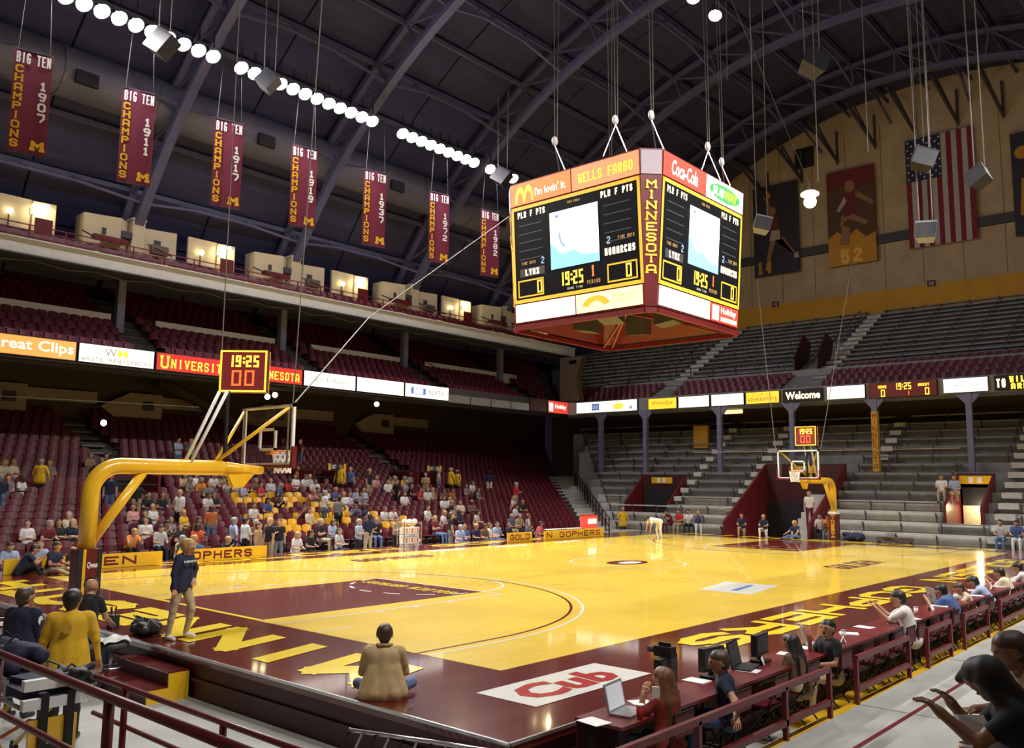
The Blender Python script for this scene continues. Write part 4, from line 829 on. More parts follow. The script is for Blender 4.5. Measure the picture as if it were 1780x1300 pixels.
g = thing('strip_lamp', 'glowing strip lamp under the far balcony below the white panels', 'lamp', (37.6, 15.8, 6.7)); MB().tube([(0, -.55, 0), (0, .55, 0)], .13, 8).build('tube', 'lit_cream', g, True); box('fitting', (-.08, -.6, .1), (.08, .6, .2), 'white_paint', g)
g = thing('exit_lamp', 'small red glowing lamp in the corner between the two stands', 'lamp', (37.3, 27.0, 10.35)); MB().sphere((0, 0, 0), .14, 8).build('lens', 'lit_exit', g, True); box('hood', (-.3, -.1, .05), (.3, .5, .3), 'black', g)
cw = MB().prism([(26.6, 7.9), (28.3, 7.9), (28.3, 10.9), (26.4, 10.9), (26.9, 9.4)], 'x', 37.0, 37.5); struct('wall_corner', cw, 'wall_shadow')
# ================================================================ HANGING SPEAKERS, PENDANT, CABLES
def speaker(x, y, z, s, rz, tilt, m, label):
    t = thing('hanging_speaker', label, 'speaker', (x, y, z), rz, 'speakers hung from the roof')
    c = MB().prism([(-.35 * s, -.5 * s), (.35 * s, -.35 * s), (.35 * s, .35 * s), (-.35 * s, .5 * s)], 'z', -.45 * s, .45 * s).build('cabinet', m, t); c.rotation_euler = (tilt, .25, 0)
    g = box('grille', (-.02, -.48 * s, -.42 * s), (.0, .48 * s, .42 * s), 'dark_grey', t); g.location = (-.36 * s, 0, 0); g.rotation_euler = (tilt, .25, 0)
    zr = ZC + math.sqrt(RL ** 2 - (y - YC) ** 2) - z
    MB().tube([(0, -.3 * s, .3 * s), (-.05, -.35 * s, zr)], .022, 5).tube([(.05, .3 * s, .3 * s), (.1, .4 * s, zr)], .022, 5).build('hanging_wire', 'cable', t)
for a in ((22, 4.23, 18.38, .95, .9, .5, 'dark_grey', 'grey speaker box hung high above the hanging bulb lamp'), (22, .5, 13.66, .75, .5, .4, 'black', 'dark speaker box hanging in front of the flag stars'), (22, .52, 11.1, .68, .2, .1, 'speaker_grey', 'white speaker box hanging in front of the flag stripes'), (22, -1.2, 12.65, .68, -.4, -.5, 'dark_grey', 'grey speaker box hanging right of the flag'), (26, 8.3, 13.8, .75, .6, .3, 'speaker_grey', 'small grey speaker hanging before the leaping player poster'),
          (5.0, 21.5, 18.2, .95, .4, .6, 'black', 'dark speaker box hanging below the lamps above the 1911 banner'), (9.3, 21.3, 18.3, .8, .6, .7, 'dark_grey', 'grey speaker box in the gap of the lamp row'), (23.6, 21.6, 18.4, .9, .3, .6, 'black', 'dark speaker box at the right end of the lamp row')): speaker(*a)
t = thing('pendant_lamp', 'white globe pendant lamp hanging in front of the end wall posters', 'lamp', (30, 7.74, 15.75)); MB().sphere((0, 0, 0), .30, 12).build('globe', 'lit_globe', t, True); MB().lathe([(.01, .52), (.3, .5), (.42, .42), (.42, .32), (.3, .28), (.01, .26)]).build('shade', 'lit_globe', t, True); MB().tube([(0, 0, .5), (0, 0, .9)], .03, 6).build('stem', 'cable', t)
cable([(30, 7.74, 16.6), (24.5, 9.0, 24.5)], 'thin cable slanting from the pendant lamp to the roof'); 
cable([(1.25, 6.75, 4.0), (8.48, 13.5, 6.73 + .9), (24.4, 21.0, 16.8), (29, 24.5, 20.5)], 'long slack cable from the near backboard up past the hanging scoreboard', .016)
cable([(.25, 7.9, 5.04), (.5, 8.4, 24.0)], 'thin wire from the near shot clock up to the roof', .012); cable([(1.2, 6.75, 3.97), (2.4, 7.5, 24)], 'thin wire with a small weight rising right of the near shot clock', .012)
cable([(-8, 22, 4.8), (.2, 8.6, 3.92)], 'taut wire running left from the near backboard', .012)
for s, y in (('left', 8.6), ('right', 6.6)): cable([(27.4, y, 3.97), (28.5, y + (1.2 if s == 'left' else -1.2), 12)], 'thin wire from the %s corner of the far backboard' % s, .015); cable([(27.4, y, 3.93), (29, y + (5 if s == 'left' else -5), 4.0)], 'guy wire running %s from the far backboard' % s, .015)
for i, (x, y) in enumerate(((20, 3.4), (21, 2.0), (24, 1.0), (26, 1.8), (18.5, 6.0))): cable([(x, y, 13 + i), (x + .3, y + .1, ZC + math.sqrt(RL ** 2 - (y - YC) ** 2))], 'loose wire hanging from the roof right of the scoreboard, %s of five' % ORD[i], .014)
# ================================================================ SIDELINE BOARDS
def board(x0, x1, y, txt, label, th=.07, lay_=None):
    t = thing('sideline_board', label, 'board', (x0, y, .006), 0, 'golden boards along the far sideline'); w_ = x1 - x0
    box('panel', (0, 0, 0), (w_, .06, .38), 'yellow_paint', t); box('foot', (.1, .06, 0), (w_ - .1, .3, .04), 'black', t)
    if txt: mb = stroke(txt, lay_[1], .24, th, gap=.2); lay(mb, (lay_[0], -.006, .07), (1, 0, 0), (0, 0, 1)); mb.build('lettering', 'maroon_paint', t)
    return t
board(-.6, 3.56, 16.4, 'GOLDEN', 'yellow board lettered golden behind the near goal post', .055, (.45, 3.0)); board(4.0, 7.0, 16.4, 'GOPHERS', 'yellow board lettered gophers beside the walking woman', .055, (.1, 2.4))
board(18.07, 19.6, 16.0, 'GOLD', 'short yellow board partly hidden by kneeling people', .045, (.1, 1.3)); board(20.45, 24.8, 16.0, 'N GOPHERS', 'yellow lettered board at the far end of the sideline', .045, (.1, 4.0))
for i, x in enumerate((21.0, 22.3)): box('table_top_sheet', (x, 16.2, .40), (x + 1.1, 16.5, .42), 'paper', None, label='%s pale sheet lying behind the far lettered board' % ('left' if i == 0 else 'right'), cat='sheet', group='sheets behind the far board')
t = thing('drink_cooler', 'glowing red drink cooler with white front on the far sideline', 'cooler', (24.3, 16.5, .38)); box('body', (-.4, -.2, 0), (.4, .2, .55), 'lit_red', t); box('front', (-.32, -.22, .2), (.32, -.2, .42), 'lit_white', t); box('lid', (-.43, -.23, .55), (.43, .23, .60), 'red_plastic', t)
t = thing('snack_rack', 'wire rack cart filled with striped snack bags by the sideline', 'rack', (13.2, 16.6, 0))
mb = MB()
for x in (-.42, .42):
    for y in (-.2, .2): mb.bar((x, y, 0), (x, y, .95), .03)
for z in (.15, .5, .9): mb.bar((-.42, -.2, z), (.42, -.2, z), .02).bar((-.42, .2, z), (.42, .2, z), .02).bar((-.42, -.2, z), (-.42, .2, z), .02).bar((.42, -.2, z), (.42, .2, z), .02)
mb.build('frame', 'steel', t)
for r_ in range(2):
    box('shelf', (-.42, -.2, .14 + .35 * r_), (.42, .2, .16 + .35 * r_), 'steel', t)
    for i in range(6): o = MB().prism([(-.06, 0), (.06, 0), (.075, .24), (-.075, .24)], 'y', -.1, .08).build('snack_bag', 'paper', t); o.location = (-.34 + .136 * i, 0, .16 + .35 * r_); box('bag_stripe', (-.03, -.105, .03), (.02, -.1, .2), 'red_plastic' if i % 2 else 'yellow_paint', o)
for i in range(3): o = MB().sphere((-.25 + .25 * i, 0, .95), .11, 8).build('snack_bag', 'paper', t, True)
t = thing('water_cooler_stack', 'stack of white and orange drink boxes beside the near goal post', 'box', (-1.6, 16.9, .0))
for i, m in enumerate(('paper', 'orange', 'paper', 'red_plastic')): box('carton', (-.02 * (i % 2), -.15, .16 * i), (.32, .15, .155 + .16 * i), m, t)
# ================================================================ PEOPLE (bodies grown as one smooth surface around a posed skeleton)
def surface(prims, h, k=.022):
    A = np.array([p[0] for p in prims]); B = np.array([p[1] for p in prims]); ra = np.array([p[2] for p in prims]); rb = np.array([p[3] for p in prims]); lab = np.array([p[4] for p in prims])
    rm = np.maximum(ra, rb)[:, None]; lo = (np.minimum(A, B) - rm).min(0) - 2 * h; hi = (np.maximum(A, B) + rm).max(0) + 2 * h
    n = np.ceil((hi - lo) / h).astype(int) + 1; D = np.full(n, 1.0, np.float32)
    ax = [lo[i] + h * np.arange(n[i]) for i in range(3)]
    for a, b, r0, r1, _ in prims:
        a = np.asarray(a); b = np.asarray(b); m = max(r0, r1) + k + 1.5 * h
        i0 = np.maximum(((np.minimum(a, b) - m - lo) / h).astype(int), 0); i1 = np.minimum(((np.maximum(a, b) + m - lo) / h).astype(int) + 2, n)
        sl = tuple(slice(i0[i], i1[i]) for i in range(3)); X = ax[0][sl[0]][:, None, None]; Y = ax[1][sl[1]][None, :, None]; Z = ax[2][sl[2]][None, None, :]
        d = b - a; dd = float(d @ d) + 1e-12
        t = np.clip(((X - a[0]) * d[0] + (Y - a[1]) * d[1] + (Z - a[2]) * d[2]) / dd, 0, 1)
        e = np.sqrt((X - a[0] - t * d[0]) ** 2 + (Y - a[1] - t * d[1]) ** 2 + (Z - a[2] - t * d[2]) ** 2) - (r0 + (r1 - r0) * t)
        o = D[sl]; q = np.clip(.5 + .5 * (o - e) / k, 0, 1); D[sl] = o * (1 - q) + e * q - k * q * (1 - q)
    S = D < 0; c = [slice(0, -1), slice(1, None)]
    cnt = np.zeros(n - 1, np.int8); acc = np.zeros(tuple(n - 1) + (3,), np.float32)
    def corner(i, j, l): return D[c[i], c[j], c[l]]
    for axis in range(3):
        for u in (0, 1):
            for v in (0, 1):
                p = [u, v]; p.insert(axis, 0); q = [u, v]; q.insert(axis, 1)
                d0, d1 = corner(*p), corner(*q); m = (d0 < 0) != (d1 < 0); t = np.where(m, d0 / np.where(m, d0 - d1, 1), 0)
                cnt += m
                for i in range(3): acc[..., i] += np.where(m, t if i == axis else p[i], 0)
    act = cnt > 0; idx = np.full(n - 1, -1, np.int64); idx[act] = np.arange(act.sum())
    pos = lo + h * (np.argwhere(act) + acc[act] / cnt[act][:, None])
    F = []
    for axis in range(3):
        s0 = [slice(1, -1)] * 3; s1 = [slice(1, -1)] * 3; s0[axis] = slice(0, -1); s1[axis] = slice(1, None)
        a, b = S[tuple(s0)], S[tuple(s1)]; ch = np.argwhere(a != b)
        if not len(ch): continue
        inv = a[tuple(ch.T)]; g = ch.copy(); o = [i for i in range(3) if i != axis]
        g[:, o[0]] += 1; g[:, o[1]] += 1
        q = []
        for du, dv in ((-1, -1), (0, -1), (0, 0), (-1, 0)):
            w_ = g.copy(); w_[:, o[0]] += du; w_[:, o[1]] += dv; q.append(idx[tuple(w_.T)])
        q = np.stack(q, 1); flip = inv if axis != 1 else ~inv; q[~flip] = q[~flip][:, ::-1]; F.append(q)
    F = np.concatenate(F); F = F[(F >= 0).all(1)]
    cen = pos[F].mean(1); best = np.full(len(cen), 9.); lb = np.zeros(len(cen), int)
    for a, b, r0, r1, l in prims:
        a = np.asarray(a); d = np.asarray(b) - a; t = np.clip(((cen - a) @ d) / (float(d @ d) + 1e-12), 0, 1)
        e = np.linalg.norm(cen - a - t[:, None] * d, axis=1) - (r0 + (r1 - r0) * t); m = e < best; best[m] = e[m]; lb[m] = l
    return pos, F, lb
SH, PA, SK, HA, SO, EX = range(6)
def hand_prims(w_, d, side, curl, lift):
    d = d / np.linalg.norm(d); sd = np.cross(d, [0, 0, 1.]); sd = sd / (np.linalg.norm(sd) + 1e-9) * side; nn = np.cross(sd, d) * side
    nn = nn if nn[2] < 0 else -nn
    P = []; base = w_ + d * .02
    for o in (-.026, 0, .026): P.append((base + sd * o * .7, w_ + d * .085 + sd * o, .016, .014, SK))
    for i, (o, l) in enumerate(((-.037, .068), (-.0125, .08), (.0125, .076), (.036, .06))):
        a = w_ + d * .088 + sd * o; b = a + (d * math.cos(curl) + nn * math.sin(curl)) * l * .55; c = b + (d * math.cos(curl * 2) + nn * math.sin(curl * 2)) * l * .5; P += [(a, b, .0095, .0088, SK), (b, c, .0088, .0075, SK)]
    a = w_ + d * .03 - sd * .026; b = a - sd * .03 + d * .03; P += [(a, b, .0125, .011, SK), (b, b + d * .032 + nn * .008, .011, .009, SK)]
    return P
def U(v): v = np.array(v, float); return v / np.linalg.norm(v)
def person_prims(lean=0, side=0, pz=.95, arms=None, legs=None, head=(0, 0), hair='short', sleeve='short', jacket=0, female=0, feet=None, fine=False, bulk=1, cap=None, shorts=0, fcurl=.35, hem=0):
    """x right, y forward, z up; arms/legs: [right, left] pairs of direction vectors"""
    arms = arms or [((.18, .05, -1), (.05, .25, -1)), ((-.18, .05, -1), (-.05, .25, -1))]
    legs = legs or [((.06, 0, -1), (.02, -.03, -1)), ((-.06, 0, -1), (-.02, -.03, -1))]
    up = U((math.sin(R(side)), math.sin(R(lean)), math.cos(R(lean)))); rt = U(np.cross([0, 1, 0], up)) if abs(up[1]) < .95 else np.array([1., 0, 0]); rt = np.array([1., 0, 0]) - up * up[0]; rt = U(rt); fw = np.cross(up, rt)
    pel = np.array([0, 0, pz]); L = []; b = bulk; sw = (.172 if not female else .150) * (1 + (b - 1) * .6)
    def T(x, y, z): return pel + rt * x + fw * y + up * z
    # torso
    for s in (-1, 1):
        L += [(T(s * .075, 0, .02), T(s * .07, .005, .20), .108 * b, .098 * b, SH), (T(s * .07, .005, .20), T(s * .085, .0, .38), .098 * b, .105 * b, SH), (T(s * .085, 0, .38), T(s * sw * .82, -.005, .455), .10 * b, .062, SH)]
        L.append((T(s * .08, -.01, -.06), T(s * .075, -.01, .02), .112 * b, .108 * b, PA if not jacket else SH))
        if jacket: L.append((T(s * .10 * b, -.01, -jacket), T(s * .085, 0, .1), .118 * b, .108 * b, SH))
        if female: L.append((T(s * .07, .07, .33), T(s * .07, .09, .32), .06, .05, SH))
    L += [(T(0, -.015, .0), T(0, -.015, .40), .115 * b, .108 * b, SH), (T(0, -.015, .41), T(0, -.01, .475), .085, .062, SH)]
    if hem:
        for s in (-1, 1): L += [(T(s * hem, -.02, -jacket + .02), T(s * .10, -.01, .22), .10, .10 * b, SH), (T(s * hem * .5, -.07, -jacket + .02), T(s * .06, -.02, .25), .11, .1, SH)]
    if jacket: L.append((T(0, -.02, -jacket * .9), T(0, -.015, .1), .125 * b, .115 * b, SH))
    for s in (-1, 1): L.append((T(s * .04, -.015, .475), T(s * sw * .8, -.01, .445), .048, .05, SH))
    L.append((T(0, -.01, .44), T(0, .01, .53), .062, .052, SK))
    # head
    hy, hp = head; hu = U(up + fw * math.sin(R(hp))); hr = rt * math.cos(R(hy)) + fw * math.sin(R(hy)); hf = U(np.cross(hu, hr)); hr = np.cross(hf, hu)
    hc = T(0, .02, .52) + hu * .118; HS = 1.1
    def H(x, y, z): return hc + (hr * x + hf * y + hu * z) * HS; 
    L += [(H(0, -.02, .02), H(0, .025, .02), .094, .090, SK), (H(0, .03, -.05), H(0, .045, -.075), .068, .05, SK), (H(0, .10, .005), H(0, .112, -.02), .012, .016, SK)]
    for s in (-1, 1): L.append((H(s * .083, 0, .01), H(s * .086, -.008, -.02), .016, .012, SK))
    if fine:
        for s in (-1, 1): L.append((H(s * .032, .098, .022), H(s * .034, .098, .022), .0115, .0115, EX))
        L.append((H(-.02, .098, -.055), H(.02, .098, -.055), .0085, .0085, EX))
    if hair != 'bald':
        L += [(H(0, -.035, .035), H(0, .012, .048), .100, .092, HA if not cap else EX)]
        if cap: L += [(H(0, .05, .06), H(0, .15, .045), .06, .03, EX), (H(0, -.05, -.02), H(0, -.03, .0), .085, .09, HA)]
        L.append((H(0, -.05, -.03), H(0, -.04, .02), .075, .094, HA))
    if hair == 'long':
        for s in (-1, 1): L += [(H(s * .06, -.03, .02), H(s * .075, -.04, -.16), .05, .042, HA), (H(s * .05, -.06, -.1), H(s * .06, -.10, -.27), .05, .035, HA)]
        L.append((H(0, -.07, 0), H(0, -.11, -.3), .065, .05, HA))
    if hair == 'vlong':
        for s in (-1, 0, 1): L += [(H(s * .055, -.05, .02), H(s * .08, -.07, -.2), .055, .06, HA), (H(s * .07, -.08, -.2), H(s * .08, -.09, -.42), .055, .03, HA)]
    if hair == 'pony': L += [(H(0, -.10, .03), H(0, -.16, -.05), .035, .03, HA), (H(0, -.16, -.05), H(0, -.15, -.16), .03, .012, HA)]
    if hair == 'bun': L.append((H(0, -.06, .11), H(0, -.06, .12), .055, .055, HA))
    # arms
    hands = []
    for i, s in enumerate((1, -1)):
        u, f = U(arms[i][0]), U(arms[i][1]); sh_ = T(s * sw, 0, .435); el = sh_ + u * .275; wr = el + f * .24
        ls = SH if sleeve == 'long' else SK
        L += [(sh_, sh_ + u * .15, .060 * b, .055 * b, SH), (sh_ + u * .15, el, .048 * b, .041, SH if sleeve == 'long' else (SH if sleeve == 'half' else SK)), (el, wr, .043, .030, ls)]
        if sleeve == 'long': L.append((sh_, el, .060 * b, .050, SH))
        hd = U(arms[i][2]) if len(arms[i]) > 2 else f
        if fine: hands.append(hand_prims(wr, hd, s, fcurl, 0))
        L.append((wr, wr + hd * (.04 if fine else .11), .028, .026, SK))
    # legs
    for i, s in enumerate((1, -1)):
        t_, q = U(legs[i][0]), U(legs[i][1]); hp_ = T(s * .085, 0, -.04); kn = hp_ + t_ * .42; an = kn + q * .41
        ll = SK if shorts else PA
        L += [(hp_, hp_ + t_ * .25, .092 * b, .078, PA), (hp_ + t_ * .25, kn, .078, .060, PA if not shorts == 2 else SK), (kn, kn + q * .15, .060, .056, ll), (kn + q * .15, an, .056 if not fine else .055, .045, ll)]
        fd = U(feet[i]) if feet else U((s * .15, 1, -.08)); L.append((an + np.array([0, 0, -.035]), an + fd * .16 + np.array([0, 0, -.045]), .042, .036, SO))
    return L, hands
def body_mesh(name, h, sc=1.0, **kw):
    L, hands = person_prims(**kw); V, F, lb = surface(L, h); V = list(map(tuple, V * sc)); F = [tuple(map(int, f)) for f in F]; lb = list(map(int, lb))
    for hp in hands:
        v, f, l = surface(hp, .0048, .003); o = len(V); V += list(map(tuple, v * sc)); F += [tuple(int(i) + o for i in q) for q in f]; lb += list(map(int, l))
    me = bpy.data.meshes.new(name); me.from_pydata(V, [], F)
    for _ in range(6): me.materials.append(MATS['skin'])
    me.polygons.foreach_set('material_index', lb); me.polygons.foreach_set('use_smooth', [True] * len(F)); me.update(); return me
CL = dict(white=(.72, .70, .66), cream=(.66, .57, .40), gold=(.72, .42, .02), grey=(.20, .20, .20), ltgrey=(.48, .47, .46), tan=(.36, .26, .14), khaki=(.42, .33, .20), blue=(.06, .10, .26), ltblue=(.34, .42, .58), navy=(.012, .015, .045), black=(.012, .012, .014),
          brown=(.16, .09, .05), maroon=(.14, .015, .02), orange=(.72, .24, .03), rust=(.42, .12, .02), redorange=(.72, .09, .03), red=(.5, .03, .03), pink=(.62, .30, .30), pinkred=(.62, .13, .14), peach=(.68, .40, .26), lilac=(.45, .32, .50), jeans=(.10, .15, .28), blazer=(.50, .36, .17), redtop=(.26, .03, .022), purple=(.16, .14, .30))
for n_, c_ in CL.items(): M('cloth_' + n_, c_, .85, noise=.12, scale=9, bump=.15)
M('skin', (.48, .24, .14), .55, noise=.05); M('skin_light', (.58, .33, .21), .55, noise=.05); M('skin_brown', (.26, .12, .06), .5, noise=.05); M('skin_dark', (.11, .05, .028), .5, noise=.05)
for n_, c_ in dict(dark=(.018, .012, .009), brown=(.06, .032, .015), blond=(.42, .26, .09), grey=(.26, .25, .23), red=(.16, .06, .02), black=(.008, .008, .009)).items(): M('hair_' + n_, c_, .5, noise=.2, scale=25)
M('shoe_white', (.6, .6, .58), .5); M('shoe_dark', (.02, .02, .02), .5)
def dress(o, shirt, pants, hair, skin='skin', shoe='shoe_dark', extra='black'):
    for i, m in enumerate(('cloth_' + shirt, 'cloth_' + pants, skin, 'hair_' + hair, shoe, extra)):
        s = o.material_slots[i]; s.link = 'OBJECT'; s.material = MATS[m]
SIT = [((.10, 1, -.02), (0, .1, -1)), ((-.10, 1, -.02), (0, .1, -1))]
LAP = [((.2, .3, -1), (-.35, .9, -.05)), ((-.2, .3, -1), (.35, .9, -.05))]
FWD = [((.12, .75, -.7), (-.25, .5, .55)), ((-.12, .75, -.7), (.25, .5, .55))]
CRS = [((.25, .25, -1), (-.9, .45, .1)), ((-.25, .25, -1), (.9, .45, .15))]
HIP = [((.55, -.1, -.8), (-.6, .35, -.45)), ((-.55, -.1, -.8), (.6, .35, -.45))]
PROTO = {}
for hs in ('short', 'long'):
    kw = dict(female=hs == 'long', hair=hs); q = .034
    PROTO['s0', hs] = body_mesh('person', q, pz=.50, legs=SIT, arms=LAP, **kw); PROTO['s1', hs] = body_mesh('person', q, pz=.50, lean=12, legs=SIT, arms=LAP, head=(20, 5), **kw); PROTO['f0', hs] = body_mesh('person', q, pz=.50, lean=34, legs=SIT, arms=FWD, head=(0, -15), **kw)
    PROTO['c0', hs] = body_mesh('person', q, pz=.50, lean=-4, legs=SIT, arms=CRS, sleeve='short', bulk=1.1, **kw); PROTO['s2', hs] = body_mesh('person', q, pz=.50, lean=-8, legs=SIT, arms=CRS, head=(-25, 0), **kw)
    PROTO['t0', hs] = body_mesh('person', q, **kw); PROTO['t1', hs] = body_mesh('person', q, arms=[HIP[0], ((-.15, .1, -1), (.1, .5, -1))], head=(25, 0), sleeve='half', **kw); PROTO['t2', hs] = body_mesh('person', q, arms=[((.15, .3, -1), (-.6, .8, .2)), ((-.15, .3, -1), (.6, .8, .2))], sleeve='half', bulk=1.1, **kw)
    PROTO['tj', hs] = body_mesh('person', q, sleeve='long', jacket=.10, bulk=1.1, arms=[((.50, .1, -1), (.05, .35, -1)), ((-.42, .1, -1), (-.05, .45, -1))], **kw)
CROWD = """5.63,18.35,-0.58,-2.5,s,blue,,blond
9.48,18.35,-0.58,-2.5,s,white,,
14.62,18.35,-0.58,-2.5,s,white,,
15.02,18.35,-0.58,-2.5,s,ltblue,,blond
17.68,18.35,-0.58,-2.5,s,ltblue,,
18.08,18.35,-0.58,-2.5,s,blue,,
18.74,18.35,-0.58,-2.5,s,navy,,
19.18,18.35,-0.58,-2.5,s,brown,,
19.58,18.35,-0.58,-2.5,s,white,,
20.97,18.35,-0.58,-2.5,s,black,,dark
22.06,18.35,-0.58,-2.5,f,black,,
22.97,18.35,-0.58,-2.5,s,pinkred,,
7.67,18.0,-0.58,-2,t,tan,,
8.12,18.0,-0.58,-2,t,black,khaki,
11.93,18.0,-0.58,-2,t,ltblue,black,grey
16.74,18.0,-0.58,-2,t,black,grey,
21.68,18.0,-0.58,-2,t,grey,blue,
0.39,18.9,-0.58,-1,s,ltblue,,
1.2,18.9,-0.58,-1,s,ltblue,,
5.43,18.9,-0.58,-1,s,cream,,
6.88,18.9,-0.58,-1,f,black,,
7.28,18.9,-0.58,-1,t,ltblue,,
7.73,18.9,-0.58,-1,t,white,black,dark
8.13,18.9,-0.58,-1,t,brown,,
8.63,18.9,-0.58,-1,t,tan,,
9.08,18.9,-0.58,-1,t,black,grey,
10.42,18.9,-0.58,-1,s,black,,dark
11.81,18.9,-0.58,-1,s,ltgrey,,
13.12,18.9,-0.58,-1,t,navy,khaki,
14.57,18.9,-0.58,-1,t,tan,black,dark
15.58,18.9,-0.58,-1,s,white,,dark
20.68,18.9,-0.58,-1,s,ltblue,,
4.46,20.35,-0.3,0,f,orange,,
5.45,20.35,-0.3,0,s,ltgrey,,
6.24,20.35,-0.3,0,s,black,,
6.79,20.35,-0.3,0,s,redorange,,
12.04,20.35,-0.3,0,c,black,khaki,
12.51,20.35,-0.3,0,s,ltblue,,
14.83,20.35,-0.3,0,s,black,,
18.26,20.35,-0.3,0,s,maroon,,
23.18,20.35,-0.3,0,s,blue,,
23.83,20.35,-0.3,0,s,tan,,
1.63,21.15,-0.1,1,s,white,,dark
2.16,21.15,-0.1,1,s,maroon,,grey
2.56,21.15,-0.1,1,s,black,,
2.96,21.15,-0.1,1,s,navy,,blond
5.36,21.15,-0.1,1,s,white,,dark
5.89,21.15,-0.1,1,f,grey,,
6.29,21.15,-0.1,1,s,grey,,
7.23,21.15,-0.1,1,s,brown,,
7.7,21.15,-0.1,1,t,rust,jeans,
19.35,21.15,-0.1,1,s,white,,
20.6,21.15,-0.1,1,s,navy,,
21.58,21.15,-0.1,1,s,cream,,
3.14,21.95,0.1,2,s,cream,,
5.72,21.95,0.1,2,s,black,,
7.18,21.95,0.1,2,s,gold,,
12.59,21.95,0.1,2,s,cream,,
13.97,21.95,0.1,2,t,grey,black,
16.57,21.95,0.1,2,s,white,,
17.01,21.95,0.1,2,s,white,,dark
19.18,21.95,0.1,2,s,white,,dark
20.97,21.95,0.1,2,s,grey,,
25.3,21.95,0.1,2,s,white,,
5.66,22.75,0.3,3,s,pink,,
6.36,22.75,0.3,3,s,white,,
7.31,22.75,0.3,3,t,white,black,
10.49,22.75,0.3,3,s,white,,dark
12.81,22.75,0.3,3,f,maroon,,
13.84,22.75,0.3,3,t,white,jeans,grey
15.49,22.75,0.3,3,f,blue,,
15.94,22.75,0.3,3,f,blue,,
21.56,22.75,0.3,3,s,black,,
22.2,22.75,0.3,3,s,cream,,
23.03,22.75,0.3,3,s,brown,,blond
26.92,22.75,0.3,3,s,black,,
11.58,23.55,0.5,4,s,blue,,
21.77,23.55,0.5,4,s,white,,
22.26,23.55,0.5,4,s,white,,
26.98,23.55,0.5,4,s,cream,,
4.82,24.35,0.7,5,t,grey,,
6.42,24.35,0.7,5,t,black,khaki,
6.93,24.35,0.7,5,s,black,,
7.48,24.35,0.7,5,s,black,,
9.31,24.35,0.7,5,s,white,,
9.71,24.35,0.7,5,s,black,,
12.59,24.35,0.7,5,f,black,,
16.18,24.35,0.7,5,s,white,,blond
16.58,24.35,0.7,5,s,ltblue,,
17.18,24.35,0.7,5,s,grey,,
19.86,24.35,0.7,5,s,white,,
28.07,24.35,0.7,5,t,red,grey,grey
2.02,25.15,0.9,6,t,navy,,
5.77,25.15,0.9,6,t,navy,,
14.81,25.15,0.9,6,f,pink,,
15.25,25.15,0.9,6,s,grey,,
15.86,25.15,0.9,6,s,white,,
16.28,25.15,0.9,6,s,blue,,blond
17.57,25.15,0.9,6,s,ltblue,,
18.03,25.15,0.9,6,s,ltblue,,
19.98,25.15,0.9,6,t,black,black,
21.63,25.15,0.9,6,s,red,,
22.15,25.15,0.9,6,s,white,,
22.6,25.15,0.9,6,s,tan,,blond
23.27,25.15,0.9,6,s,brown,,
23.82,25.15,0.9,6,s,rust,,
25.95,25.15,0.9,6,s,grey,,
10.3,25.95,1.1,7,s,grey,,
12.0,25.95,1.1,7,s,ltblue,,
12.88,25.95,1.1,7,s,red,,
13.68,25.95,1.1,7,s,blue,,
21.71,25.95,1.1,7,s,black,,
25.91,25.95,1.1,7,s,grey,,
2.81,26.75,1.3,8,s,grey,,
3.21,26.75,1.3,8,s,white,,
9.77,26.75,1.3,8,s,grey,,
10.34,26.75,1.3,8,s,orange,,
11.65,26.75,1.3,8,f,white,,
12.05,26.75,1.3,8,s,cream,,
12.45,26.75,1.3,8,s,red,,
12.94,26.75,1.3,8,s,brown,,
13.83,26.75,1.3,8,s,ltgrey,,
14.7,26.75,1.3,8,s,red,,
16.25,26.75,1.3,8,s,white,,
16.76,26.75,1.3,8,s,maroon,,
19.47,26.75,1.3,8,t,black,khaki,blond
20.83,26.75,1.3,8,s,white,,
21.94,26.75,1.3,8,s,lilac,,
23.37,26.75,1.3,8,t,tan,khaki,
27.05,26.75,1.3,8,s,white,,
4.14,27.55,1.5,9,t,gold,black,
9.94,27.55,1.5,9,s,peach,,
10.61,27.55,1.5,9,s,white,,
11.35,27.55,1.5,9,s,white,,
11.77,27.55,1.5,9,s,tan,,
15.72,27.55,1.5,9,s,white,,
16.12,27.55,1.5,9,s,white,,
16.52,27.55,1.5,9,s,ltgrey,,
18.31,27.55,1.5,9,t,gold,black,
18.92,27.55,1.5,9,t,blue,black,grey
20.63,27.55,1.5,9,s,pink,,
21.46,27.55,1.5,9,s,tan,,
21.86,27.55,1.5,9,s,tan,,
22.55,27.55,1.5,9,s,gold,,
25.11,27.55,1.5,9,t,ltgrey,jeans,
26.06,27.55,1.5,9,t,gold,black,
26.57,27.55,1.5,9,t,gold,black,
29.3,27.55,1.5,9,t,navy,cream,
23.89,28.35,1.7,10,s,grey,,
3.36,29.15,1.9,11,s,cream,,
3.8,29.15,1.9,11,s,cream,,
5.1,29.15,1.9,11,s,grey,,
17.01,29.15,1.9,11,s,orange,,
7.42,29.95,2.1,12,s,blue,,
7.29,30.75,2.3,13,s,tan,,
8.01,30.75,2.3,13,s,brown,,
12.07,32.35,2.7,15,t,ltblue,jeans,
12.76,32.35,2.7,15,t,ltblue,jeans,
19.71,33.15,3.06,16,t,maroon,jeans,"""
rows = {}
for ln in CROWD.strip().split('\n'):
    q = ln.split(','); rows.setdefault(float(q[3]), []).append(q)
rng = random.Random(5)
NAMES = dict(ltblue='light blue', ltgrey='pale grey', gold='golden yellow', redorange='red-orange', pinkred='coral red', rust='rust orange')
